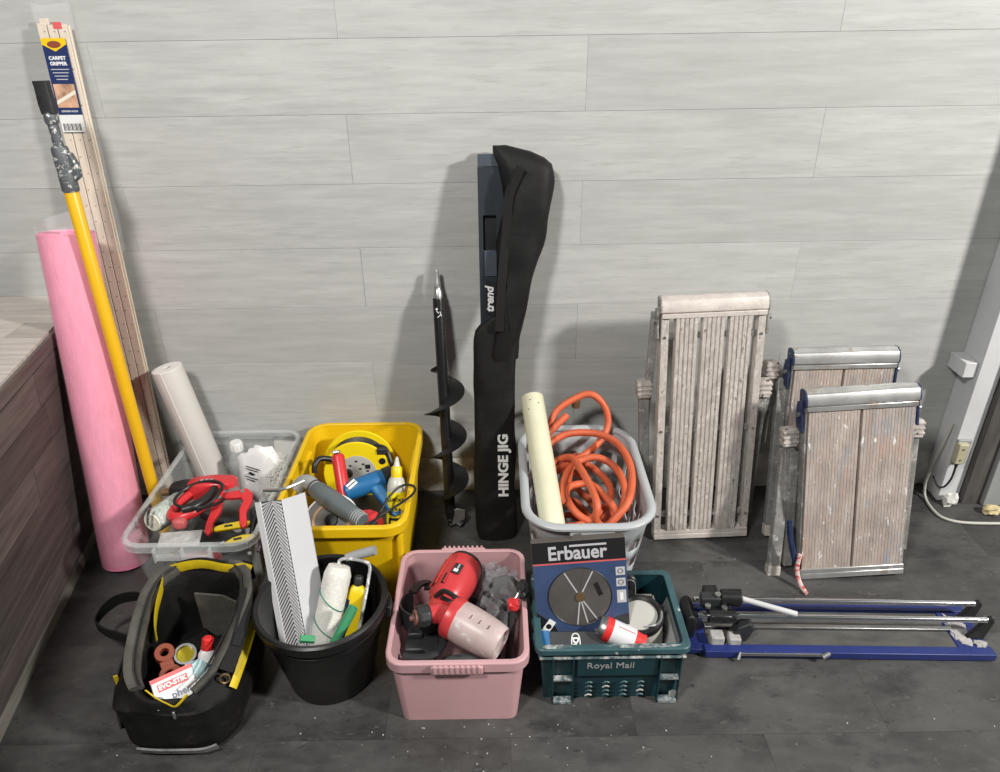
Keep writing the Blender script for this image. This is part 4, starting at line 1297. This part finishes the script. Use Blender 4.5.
# ================================================================== TEAL CRATE
cx, cy, cw, cdp, ch = .265, 1.378, .365, .262, .188
tcx = thing('postal_crate', 'dark teal plastic crate with dusty rim holding the saw blade box', 'crate', (cx, cy, 0))
wb_, db_ = cw - .02, cdp - .012
obj('body', tub(B(), cw - .010, cdp - .010, ch - .01, wb_ - .012, db_ - .01, .0045, .008), m_teal, tcx)
obj('rim', rim(B(), cw - .002, cdp - .002, .012, ch - .018, ch, .008, .010), m_tealrim, tcx, bev=.001)
obj('front_ledge', B().bb(-cw / 2 + .004, cw / 2 - .004, -cdp / 2 - .006, -cdp / 2 + .004, ch - .034, ch - .030), m_tealdust, tcx, bev=.001)
for x in (-.145, .118):
    for dx in (0, .05):
        obj('front_rib', B().bb(x + dx - .0015, x + dx + .0015, -cdp / 2 - .008, -cdp / 2 + .006, .002, ch - .03), m_teal, tcx, bev=.0006)
    obj('rib_ledge', B().bb(x + .002, x + .048, -cdp / 2 - .008, -cdp / 2 + .006, .082, .087), m_tealdust, tcx)
    obj('rib_foot', B().bb(x + .002, x + .048, -cdp / 2 - .012, -cdp / 2 + .006, .002, .012), m_tealdust, tcx, bev=.001)
obj('text_panel', B().bb(-.085, .113, -cdp / 2 - .002, -cdp / 2 + .006, .092, .150), m_teal, tcx, bev=.001)
for i, x in enumerate((-.055, -.012, .032, .074)):
    for j in range(4):
        obj('vent_slot', B().tube(spline([(x - .008, -cdp / 2 - .0025, .022 + j * .015), (x, -cdp / 2 - .0025, .027 + j * .015), (x + .008, -cdp / 2 - .0025, .024 + j * .015)], 4), .0022, 5), m_tealrim if (i * 3 + j) % 5 else m_dust, tcx)
text('Royal Mail', .027, FXY((-.004, -cdp / 2 - .0028, .128), (1, 0, 0), (0, 0, 1)), m_lgrey, tcx, sx=1.05)
obj('torn_sticker', B().prism([(.150, .012), (.168, .014), (.170, .030), (.158, .036), (.148, .030)], .0012, FXY((0, -cdp / 2 + .0005, 0), (1, 0, 0), (0, 0, 1))), m_dust, tcx)
for i in range(4):
    for sd in (-1, 1):
        obj('side_lug', B().bb(min(sd * (cw / 2 + .004), sd * (cw / 2 + .010)), max(sd * (cw / 2 + .004), sd * (cw / 2 + .010)), -.085 + i * .048, -.065 + i * .048, ch - .04, ch - .018), m_tealrim, tcx, bev=.001)
obj('rim_crust', B().blob((.075, -cdp / 2 + .004, ch), (.085, .006, .0018), amp=.5, freq=3, seed=1), m_tealdust, tcx)
obj('rim_crust', B().blob((-.135, -cdp / 2 + .004, ch), (.035, .006, .0018), amp=.5, freq=3, seed=5), m_tealdust, tcx)

# saw blade box
xd, yd = V((.226, 0, .017)), V((-.012, .075, .245))
FB = FXY((.196, 1.368, .264), xd, yd)
eb = thing('blade_box', 'blue and black boxed diamond saw blade standing in the teal crate', 'box', FB)
Wd, Ht = .234, .258
bxo = obj('carton', B().bb(-Wd / 2, Wd / 2, -Ht / 2, Ht / 2, -.03, 0), m_card, eb, bev=.0015)
obj('blue_front', B().bb(-Wd / 2 + .001, Wd / 2 - .001, -Ht / 2 + .001, Ht / 2 - .06, 0, .0009), m_ebblue, bxo)
obj('black_header', B().bb(-Wd / 2 + .001, Wd / 2 - .001, Ht / 2 - .058, Ht / 2 - .001, 0, .0009), m_ebblack, bxo)
obj('red_line', B().bb(-Wd / 2 + .001, Wd / 2 - .001, Ht / 2 - .0605, Ht / 2 - .0565, .0005, .0013), m_ebline, bxo)
text('Erbauer', .050, T(-.004, Ht / 2 - .033, .0016), m_ebgrey, bxo, bold=.0012, sx=.92)
obj('header_bar', B().bb(-.022, .070, Ht / 2 - .016, Ht / 2 - .011, .0009, .0016), m_ebgrey, bxo)
obj('black_corner', B().prism([(-Wd / 2 + .001, -Ht / 2 + .001), (-.058, -Ht / 2 + .001), (-.075, -.092), (-Wd / 2 + .001, -.058)], .0008, T(0, 0, .0006)), m_ebblack, bxo)
lg_ = obj('corner_logo', B().box((0, 0, 0), (.040, .019, .0009), T(-.089, -.098, .0017, R(52))), m_inkw, bxo)
obj('logo_mark', B().lathe([(.007, 0), (.007, .0010), (.0, .0010)], 14, T(-.088, -.097, .0020)), m_ink, lg_)
obj('dark_swoosh', B().prism([(.045, -Ht / 2 + .001), (Wd / 2 - .001, -Ht / 2 + .001), (Wd / 2 - .001, -.075), (.085, -.082), (.062, -.10)], .0008, T(0, 0, .0006)), m_dgrey, bxo)
cyd = -.022
Rd = .078
top = Ht / 2 - .066
# window with the blade: circle clipped at the top
pts = []
for i in range(49):
    a = 2 * PI * i / 48
    pts.append((Rd * math.cos(a) * 1.02, min(cyd + Rd * math.sin(a), top)))
win = obj('window', B().prism(pts[:-1], .0008, T(-.004, 0, .0009)), m_disc, bxo)
obj('window_edge', B().tube([V((x - .004, y, .0018)) for x, y in pts[:-1]], .0014, 4, closed=True), m_ebblack, bxo)
for a in (R(-58), R(-78), R(-98), R(62), R(80), R(118)):
    L2 = Rd * .97 if a < 0 else min(Rd * .97, (top - cyd) / math.sin(a))
    obj('blade_slot', B().bb(.014, L2, -.0016, .0016, .0018, .0024, T(-.004, cyd, 0, a)), m_ebgrey if int(abs(a * 57)) % 20 < 18 else m_disc, win)
obj('arbor', B().lathe([(.0, .0), (.0115, 0), (.0115, .003), (.0, .003)], 20, T(-.004, cyd, .0017)), m_brass, win)
obj('blade_print', B().box((0, 0, .0021), (.012, .036, .0007), T(.043, cyd + .018, 0, R(20))), m_ink, win)
for k, (y, hh) in enumerate(((.040, .022), (.010, .022), (-.028, .034))):
    ic = obj('icon_panel', B().bb(.089, .112, y - hh / 2, y + hh / 2, .0009, .0017), m_ebgrey, bxo)
    if k < 2:
        obj('icon_ring', B().tube([V((.1005 + .006 * math.cos(a), y + .006 * math.sin(a), .0018)) for a in [2 * PI * i / 16 for i in range(16)]], .0009, 4, closed=True), m_ink, ic)
    else:
        obj('icon_bar', B().bb(.0965, .1045, y - .010, y + .010, .0017, .0021), m_inkw, ic)
obj('hang_tab', B().prism([(-.018, Ht / 2), (-.008, Ht / 2 + .012), (.010, Ht / 2 + .014), (.018, Ht / 2)], .002, T(0, 0, -.010)), m_card, bxo)

# black carton in front
FBk = FXY((.170, 1.294, .148), (1, 0, .0), (0, .75, .55))
kb = thing('black_carton', 'dark grey carton with white oval logo under the saw blade box', 'carton', FBk)
ko = obj('carton', B().bb(-.085, .100, -.030, .032, -.03, 0), m_dgrey, kb, bev=.002)
oval = []
for i in range(28):
    a = 2 * PI * i / 28
    oval.append(V((.010 + .0105 * math.copysign(abs(math.cos(a)) ** .7, math.cos(a)), -.000 + .026 * math.copysign(abs(math.sin(a)) ** .7, math.sin(a)), .001)))
obj('logo_outline', B().tube(oval, .0017, 5, closed=True), m_inkw, ko)
text('Dur', .020, FXY((.0095, .001, .0008), (0, -1, 0), (1, 0, 0)), m_inkw, ko, bold=.0008)
obj('blue_tab', B().bb(-.084, -.055, -.030, .034, .0, .004), m_tblue, ko, bev=.001)

# spray can
p0, p1 = V((.238, 1.326, .180)), V((.346, 1.294, .142))
cn = thing('drink_can', 'white and red metal can lying on its side in teal crate', 'can', FR(p0, p1 - p0, (0, 0, 1)))
L_ = (p1 - p0).length
obj('can_body', B().lathe([(.0, .004), (.021, .004), (.024, .0), (.027, .004), (.0305, .014), (.0305, L_)], 30), m_steel, cn)
obj('red_band', B().lathe([(.0308, .016), (.0308, .034)], 30, caps=False), m_redink, cn)
obj('white_label', B().lathe([(.0310, .034), (.0310, L_ - .026)], 30, caps=False), m_can, cn)
obj('red_band', B().lathe([(.0308, L_ - .026), (.0308, L_)], 30, caps=False), m_redink, cn)
obj('print_line', B().bb(.0306, .0316, .004, .006, .045, L_ - .03), m_ebline, cn)

# paint tin / tape
Mx = FR((.358, 1.374, .075), (-.10, -.14, 1), (1, 0, 0)) @ Matrix.Diagonal((1.12, 1.12, 1.12, 1))
tn = thing('sealant_tin', 'scuffed grey tin with black rim beside the white and red can', 'tin', Mx)
obj('wall', B().lathe([(.0, 0), (.052, 0), (.053, .004), (.053, .088), (.05, .092)], 36), m_tape, tn)
obj('black_rim', B().lathe([(.0535, .082), (.0555, .088), (.0535, .098), (.046, .100), (.041, .096), (.041, .086)], 36, loop=True, caps=False), m_black, tn)
obj('lid', B().lathe([(.0, .090), (.041, .089), (.041, .093), (.0, .0945)], 30), m_tapein, tn)
obj('drip', B().tube(spline([(.050, .012, .098), (.053, .016, .09), (.054, .016, .05), (.053, .012, .01)], 5), .007, 8), m_black, tn)
obj('wire_clip', B().tube(spline([(.015, -.035, .098), (.032, -.036, .103), (.045, -.022, .102), (.050, .0, .099)], 5), .0035, 8), m_steel, tn)
# black torch-like pouch behind
pq = thing('hand_sander', 'black oval tool with grey outline between blade box and crate side', 'hand tool', FXY((.338, 1.448, .160), (1, 0, 0), (0, .35, 1)))
obj('case', B().loft([rr(.040, .105, .018, z) for z in (-.02, -.003)] + [rr(.034, .098, .016, 0)]), m_black, pq)
obj('outline_trim', B().tube(resample(rr(.030, .088, .014, .001), 40), .0013, 5, closed=True), m_lgrey, pq)
obj('inset', B().loft([rr(.018, .028, .007, z, 0, .002) for z in (-.002, .003)]), m_dgrey, pq)
obj('switch', B().bb(-.005, .005, -.034, -.024, -.001, .004), m_lgrey, pq, bev=.001)
# clear clamshell at the right of the crate
cs = thing('clamshell_pack', 'clear plastic blister pack standing along the crate right side', 'package', T(.420, 1.365, .012, 0, 0, R(9)))
obj('shell', B().loft([rr(.020, .15, .008, 0), rr(.024, .16, .008, .12), rr(.020, .15, .006, .150)]), m_bagd, cs)
obj('card_insert', B().bb(-.004, -.002, -.06, .05, .01, .135), m_labwhite, cs)
obj('top_edge', B().tube([(.0, -.07, .151), (.0, .07, .151)], .002, 5), m_labwhite, cs)
solo('steel_angle', B().bb(.345, .405, 1.452, 1.458, .06, .155).bb(.399, .405, 1.41, 1.458, .06, .155), m_steel, 'plain steel angle strip at the back of teal crate', 'metal strip', bev=.0006, loc=(.37, 1.455, .06))

# ================================================================== BLACK BUCKET
bk = thing('bucket', 'black plastic bucket holding rollers and white ridged trim', 'bucket', (-.455, 1.352, 0))
obj('body', B().lathe([(.0, 0), (.106, 0), (.110, .004), (.156, .245), (.156, .255), (.152, .255), (.150, .245), (.106, .008), (.0, .008)], 56), m_bucket, bk)
obj('rim', B().lathe([(.155, .232), (.164, .234), (.166, .244), (.166, .257), (.161, .261), (.151, .258), (.150, .250), (.157, .248), (.157, .236)], 56, loop=True, caps=False), m_bucket, bk)
obj('lower_hoop', B().lathe([(.148, .205), (.1525, .207), (.1525, .211), (.149, .213)], 56, loop=True, caps=False), m_bucket, bk)
for sd in (-1, 1):
    obj('handle_lug', B().bb(min(sd * .152, sd * .172), max(sd * .152, sd * .172), -.016, .016, .205, .240), m_bucket, bk, bev=.004)
obj('wire_handle', B().tube([V((.171 * math.cos(a), .171 * math.sin(a) * .998, .215 - .03 * math.sin(a))) for a in [PI * i / 30 for i in range(31)]], .0028, 8), m_dgrey, bk)

# white folded trim with herringbone ridges
TM, TL, TR = V((-.555, 1.48, .467)), V((-.640, 1.52, .457)), V((-.519, 1.56, .466))
ax = (TM - V((-.497, 1.315, .14))).normalized()
ll = (TL - TM)
ll = (ll - ax * ll.dot(ax)).normalized()
lr = (TR - TM)
lr = (lr - ax * lr.dot(ax)).normalized()
Ls = .430
base = TM - ax * Ls
ws = thing('ridged_trim', 'folded white trim with herringbone ridged face standing in bucket', 'trim', FR(base, ax))
nl, nr = ll.cross(ax), ax.cross(lr)
if nl.y > 0:
    nl = -nl
if nr.y > 0:
    nr = -nr


def slab(o, a, c, n, wa, wc, th):
    b = B()
    P = []
    for dz in (0, -th):
        for s_, t_ in ((0, 0), (wa, 0), (wa, wc), (0, wc)):
            P.append(o + a * s_ + c * t_ + n * dz)
    return b.hexa(P)


wl, wr = .088, .084
obj('flat_panel', slab(base, lr, ax, nr, wr, Ls, .003), m_sheetw, ws, w=True, bev=.0006)
obj('groove_panel', slab(base, ll, ax, nl, wl, Ls, .003), m_ribd, ws, w=True)
obj('back_return', slab(base + lr * wr, nr * -1, ax, lr, .03, Ls, .002), m_sheetw, ws, w=True)
b = B()
pk = .030
step_ = .0108
n = int(Ls / step_) + 6
for i in range(n):
    s0 = i * step_
    for (xa, xb) in ((0.002, pk), (pk, wl - .018)):
        da, db = abs(xa - pk) * 1.15, abs(xb - pk) * 1.15
        za, zb = s0 - da, s0 - db
        hgt = .0052
        if max(za, zb) < 0 or min(za, zb) > Ls - .001:
            continue
        cz = lambda t_: min(max(t_, 0), Ls)
        P = []
        for dz in (.0002, .0022):
            for x, z in ((xa, za), (xb, zb), (xb, zb + hgt + (.001 if xb > pk else 0)), (xa, za + hgt)):
                P.append(base + ll * x + ax * cz(z) + nl * dz)
        b.hexa(P)
obj('herringbone_ridges', b, m_rib, ws, w=True, sm=0, kind='stuff')
obj('plain_margin', slab(base + ll * (wl - .020) + nl * .003, ll, ax, nl, .020, Ls, .003), m_rib, ws, w=True, bev=.0005)
solo('thin_pipe', B().tube(spline([TL + V((.028, .008, .006)), TM + V((-.005, .035, .008)), TR + V((.004, -.004, .006))], 5), .0045, 8), m_steel,
     'thin steel rod resting across the top of the white trim', 'rod', loc=tuple(TM))

# white paint roller with green threads
p0, p1 = V((-.463, 1.325, .115)), V((-.420, 1.432, .292))
Mx = FR(p0, p1 - p0)
L_ = (p1 - p0).length
wrl = thing('long_pile_roller', 'fluffy white paint roller with green stripes in the black bucket', 'paint roller', Mx)
rings = []
for i in range(21):
    z = L_ * i / 20
    k = .8 + .2 * min(1, min(i, 20 - i) / 2)
    rings.append([V(((.0345 * k + .0016 * noise.noise(V((math.cos(a) * 3, math.sin(a) * 3, z * 60)))) * math.cos(a), (.0345 * k + .0016 * noise.noise(V((math.cos(a) * 3, math.sin(a) * 3, z * 60 + 5)))) * math.sin(a), z)) for a in [2 * PI * j / 30 for j in range(30)]])
obj('sleeve', B().loft(rings), m_pile, wrl)
for z0 in (.055, .125):
    obj('green_thread', B().tube([V((.0358 * math.cos(a), .0358 * math.sin(a), z0 - .022 * math.cos(a + .3))) for a in [2 * PI * j / 36 for j in range(36)]], .0016, 5, closed=True), m_greenl, wrl)
obj('wire_frame', B().tube(spline([(-.420, 1.432, .285), (-.419, 1.440, .303), (-.395, 1.440, .308), (-.350, 1.425, .310), (-.338, 1.415, .306), (-.338, 1.400, .29), (-.350, 1.345, .232), (-.360, 1.30, .19)], 5), .0042, 8), m_wire, wrl, w=True)
obj('handle', B().tube([(-.408, 1.462, .292), (-.385, 1.464, .298), (-.330, 1.462, .316)], [.010, .0125, .013], 14), m_lgrey, wrl, w=True)
# yellow bottle
p0, p1 = V((-.405, 1.352, .065)), V((-.372, 1.436, .262))
Mx = FR(p0, p1 - p0)
yb = thing('filler_bottle', 'yellow plastic bottle with dark cap beside the white roller in bucket', 'bottle', Mx)
obj('body', B().loft([rr(.046, .030, .010, 0), rr(.050, .034, .012, .01), rr(.050, .034, .012, .165), rr(.040, .028, .012, .178), rr(.022, .020, .009, .186)]), mat('yellow_bottle', (.80, .58, .01), .4, var=.08), yb)
obj('cap', B().lathe([(.011, .184), (.012, .188), (.012, .206), (.010, .209)], 16), m_dgrey, yb)
obj('label_strip', B().bb(-.0255, -.014, -.0178, -.010, .03, .15), m_blue, yb)
# green tube and offcut
p0, p1 = V((-.420, 1.270, .175)), V((-.366, 1.312, .266))
solo('green_tube', B().lathe([(.0, 0), (.0125, 0), (.0125, (p1 - p0).length), (.0105, (p1 - p0).length), (.0105, .02), (.0, .02)], 20, FR(p0, p1 - p0)), m_green, 'green plastic tube resting in the front of black bucket', 'tube', loc=tuple(p0))
solo('green_offcut', B().box((0, 0, 0), (.035, .016, .014), T(-.470, 1.252, .225, .2, .3, .3)), m_green, 'small green plastic offcut under the white roller', 'offcut', bev=.002, loc=(-.47, 1.25, .215))

# ================================================================== TOOL BAG
bc = V((-.778, 1.292, 0))
bgm = thing('tool_bag', 'black open tool bag with yellow trim and side handle in front', 'tool bag', tuple(bc))


def topz(y):
    """opening is lower towards the front"""
    t = (y - 1.11) / .36
    return .170 + .105 * min(1, max(0, t)) ** .75


def bring(w, d, z, e=3.6, cx=0, cy=0, n=48, seed=0, amp=.006, top=None):
    out = []
    for i in range(n):
        a = 2 * PI * i / n
        c, s = math.cos(a), math.sin(a)
        k = amp * noise.noise(V((c * 2.0 + seed, s * 2.0, z * 14)))
        x = bc.x + cx + w / 2 * math.copysign(abs(c) ** (2 / e), c) + c * k
        y = bc.y + cy + d / 2 * math.copysign(abs(s) ** (2 / e), s) + s * k
        if top is not None:
            g = .70 + .30 * min(1, max(0, (y - 1.12) / .24))
            x = bc.x + .006 + (x - bc.x) * (g if top > -.02 or w < .25 else (1 + g) / 2)
        k2 = (.005 if top is not None else .012) * noise.noise(V((c * 4 + seed, s * 4, z * 26 + 3)))
        out.append(V((x + c * k2, y + s * k2, topz(y) + top if top is not None else z)))
    return out


rings = [bring(.245, .335, 0, amp=.003, cy=-.008), bring(.262, .348, .012, amp=.003, cy=-.008), bring(.280, .356, .035, cy=-.006), bring(.288, .362, .06, cy=-.006), bring(.299, .364, .085, amp=.010), bring(.306, .366, .11, amp=.012), bring(.307, .367, .13, amp=.013), bring(.308, .368, .150, amp=.014), bring(.296, .360, .19, top=-.028, amp=.008), bring(.276, .352, .2, top=-.006, amp=.004),
         bring(.262, .344, .2, top=.0, amp=.003), bring(.228, .318, .2, top=-.006, amp=.003), bring(.210, .300, .2, top=-.05), bring(.205, .29, .08), bring(.20, .285, .02)]
obj('body', B().loft(rings), m_bagfab, bgm, w=True, sm=70, sub=1)
tp = bring(.252, .336, .2, top=.002, amp=0)
left = [p for p in tp if p.x < bc.x - .062]
left.sort(key=lambda p: p.y)
right = [p for p in tp if p.x > bc.x + .062]
right.sort(key=lambda p: p.y)
lb_ = obj('opening_band', B().tube(spline(left, 3), 1, 10, flat=(.021, .0085), up=lambda i: (-.75, 0, .65)), m_canvas, bgm, w=True)
rb_ = obj('opening_band', B().tube(spline(right, 3), 1, 10, flat=(.021, .0085), up=lambda i: (.75, 0, .65)), m_canvas, bgm, w=True)
obj('zip_line', B().tube(spline([p + V((.010, 0, .012)) for p in left], 3), .0028, 6), m_black, lb_, w=True)
obj('zip_line', B().tube(spline([p + V((-.010, 0, .012)) for p in right], 3), .0028, 6), m_black, rb_, w=True)
# raised back lip with yellow lining
b = B()
pl_ = []
for i in range(13):
    t = i / 12
    x = -.892 + .236 * t
    zt = .268 + .030 * math.sin(PI * t) * (1 - .35 * math.exp(-((t - .72) / .16) ** 2)) + (.010 if t > .85 else 0)
    pl_.append((x, zt))
rows = [[V((x, 1.462 - .012 * math.sin(PI * i / 12) * 0 + dy, z + dz)) for i, (x, z) in enumerate(pl_)] for dy, dz in ((0.004, 0), (-.004, 0.001), (-.012, -.022), (-.006, -.050), (.004, -.050))]
q = [[b.v(p) for p in r] for r in rows]
for j in range(len(q)):
    for i in range(12):
        b.f([q[j][i], q[j][i + 1], q[(j + 1) % len(q)][i + 1], q[(j + 1) % len(q)][i]])
bl_ = obj('back_lip', b, m_bagfab, bgm, w=True, sm=70)
obj('yellow_lining', B().tube(spline([V((x, 1.450, z - .010)) for x, z in pl_], 3), 1, 8, flat=(.017, .002), up=(0, -.1, 1)), m_bagyel, bl_, w=True)
obj('yellow_side_lining', B().tube(spline([(-.880, 1.440, .262), (-.873, 1.40, .252), (-.868, 1.35, .238), (-.862, 1.31, .212), (-.852, 1.285, .19)], 4), 1, 8, flat=(.020, .002), up=(.1, .1, 1)), m_bagyel, bgm, w=True)
obj('front_yellow_trim', B().tube(spline([(-.818, 1.140, .190), (-.79, 1.126, .180), (-.765, 1.118, .172), (-.748, 1.114, .167), (-.735, 1.119, .174), (-.722, 1.130, .186)], 4), 1, 8, flat=(.007, .002), up=(0, -.6, 1)), m_bagyel, bgm, w=True)
obj('side_yellow_trim', B().tube(spline([(-.632, 1.165, .165), (-.626, 1.20, .180), (-.620, 1.26, .200), (-.622, 1.33, .210), (-.632, 1.39, .205)], 4), 1, 8, flat=(.011, .002), up=(-.5, -.2, .7)), m_bagyel, bgm, w=True)
obj('buckle_loop', B().tube([V((-.648 + .010 * math.cos(a), 1.170 + .004 * math.cos(a), .190 + .014 * math.sin(a))) for a in [2 * PI * i / 16 for i in range(16)]], .0024, 6, closed=True), m_brass, bgm, w=True)
obj('side_strap', B().tube(spline([(-.645, 1.178, .206), (-.636, 1.22, .222), (-.634, 1.28, .240), (-.64, 1.34, .258), (-.648, 1.38, .268)], 4), 1, 4, flat=(.003, .016), up=(.35, 0, .95)), m_fab2, bgm, w=True)
obj('strap_patch', B().box((0, 0, 0), (.02, .032, .003), FXY((-.632, 1.245, .236), (.9, .05, -.35), (0, 1, .35))), m_black, bgm, w=True)
obj('side_handle', B().tube(spline([(-.915, 1.40, .205), (-.965, 1.435, .195), (-1.045, 1.468, .150), (-1.090, 1.462, .115), (-1.096, 1.43, .105), (-1.045, 1.385, .118), (-.985, 1.345, .145), (-.925, 1.305, .170)], 6), 1, 4, flat=(.015, .0022), up=(.12, -.15, 1)), m_fab2, bgm, w=True)
obj('corner_strap', B().tube(spline([(-.915, 1.30, .18), (-.932, 1.25, .150), (-.930, 1.19, .110), (-.905, 1.14, .06)], 5), 1, 4, flat=(.0022, .012), up=(-1, -.3, 0)), m_fab2, bgm, w=True)
obj('yellow_tab', B().box((0, 0, 0), (.010, .004, .03), T(-.921, 1.20, .155, .4)), m_bagyel, bgm, w=True, bev=.001)
obj('reflective_strip', B().tube(spline([(-.865, 1.112, .022), (-.82, 1.106, .024), (-.77, 1.105, .024), (-.71, 1.106, .025), (-.678, 1.115, .028)], 5), 1, 4, flat=(.009, .0025), up=(0, -.3, 1)), m_refl, bgm, w=True)
obj('zip_puller', B().bb(-.752, -.746, 1.103, 1.108, .138, .160), m_steel, bgm, w=True, bev=.001)
obj('inner_flap', B().loft([[V((x, y + .004 * math.sin(x * 60), z)) for x, y, z in ((-.795, 1.405, z0), (-.72, 1.395, z0), (-.672, 1.37, z0 + .005), (-.672, 1.364, z0 + .005), (-.72, 1.389, z0), (-.795, 1.399, z0))] for z0 in (.06, .13, .20, .232)]), m_canvas, bgm, w=True)
obj('flap_tag', B().box((0, 0, 0), (.006, .003, .03), T(-.665, 1.36, .235, 0, -.4)), m_bagyel, bgm, w=True)
# contents
Mx = FXY((-.812, 1.232, .150), (.35, .25, 0), (-.25, .85, .35))
pcl = thing('pipe_clip', 'red-brown plastic double ring clip inside the tool bag', 'clip', Mx)


def ringplate(b, cx_, cy_, ro, ri, h_):
    return b.lathe([(ri, 0), (ro, 0), (ro, h_), (ri, h_)], 24, T(cx_, cy_, 0), loop=True, caps=False)


obj('ring', ringplate(B(), 0, -.022, .026, .012, .022), m_brown, pcl, bev=.002)
obj('ring', ringplate(B(), .004, .038, .023, .010, .022), m_brown, pcl, bev=.002)
obj('bridge', B().bb(-.014, .016, .0, .018, .0, .020), m_brown, pcl, bev=.002)
obj('foot', B().bb(-.026, .02, -.062, -.042, .0, .022), m_brown, pcl, bev=.003)
Mx = FR((-.785, 1.272, .150), (.25, -.35, .9))
am = thing('tape_roll', 'small amber tape roll with steel edge inside the tool bag', 'tape', Mx)
obj('ring', B().lathe([(.021, 0), (.026, 0), (.026, .020), (.021, .020)], 28, loop=True, caps=False), m_steel, am)
obj('amber_core', B().lathe([(.0, .004), (.021, .004), (.021, .010), (.0, .012)], 26), m_amber, am)
FT = FXY((-.762, 1.158, .182), (.86, .46, .10), (-.40, .62, .55))
ad = thing('adhesive_tin', 'white carton with red band and blue lettering in the tool bag', 'carton', FT)
ao = obj('carton', B().bb(-.046, .046, -.036, .032, -.05, 0), m_labwhite, ad, bev=.003)
obj('red_top', B().bb(-.046, .046, .024, .033, -.05, .0006), m_redink, ao)
obj('red_panel', B().bb(-.034, .032, .000, .017, .0003, .0010), m_redink, ao)
text('EVO-STIK', .0145, T(-.001, .0085, .0014), m_inkw, ao, bold=.0005)
text('phen', .022, T(.012, -.018, .0008), m_blue, ao, bold=.0005)
obj('dark_corner', B().prism([(-.046, -.036), (-.018, -.036), (-.030, -.012), (-.046, -.002)], .0008, T(0, 0, .0003)), m_tgrey, ao)
FT2 = FXY((-.722, 1.195, .165), (.6, .6, -.1), (-.45, .55, .65))
pk_ = thing('blue_packet', 'pale blue printed packet beside the adhesive carton in bag', 'packet', FT2)
obj('pouch', B().blob((0, 0, 0), (.028, .042, .016), amp=.2, seed=5, sq=.7), m_teallab, pk_)
obj('print', B().box((0, -.01, .016), (.03, .012, .001)), m_labwhite, pk_)
p0, p1 = V((-.730, 1.225, .10)), V((-.716, 1.268, .215))
sqb = thing('red_cap_bottle', 'white bottle with red cap at the right of tool bag', 'bottle', FR(p0, p1 - p0))
obj('body', B().lathe([(.019, 0), (.0205, .004), (.0205, .085), (.013, .098)], 22), m_labwhite, sqb)
obj('cap', B().lathe([(.0135, .096), (.0150, .100), (.0135, .124), (.009, .128)], 18), m_redink, sqb)
obj('label_band', B().lathe([(.0208, .055), (.0208, .066)], 22, caps=False), m_tblue, sqb)
solo('bag_rag', B().blob((-.78, 1.30, .075), (.085, .12, .055), amp=.4, freq=2, seed=3), m_fab, 'crumpled black cloth in the bottom of tool bag', 'cloth', loc=(-.78, 1.3, .02))
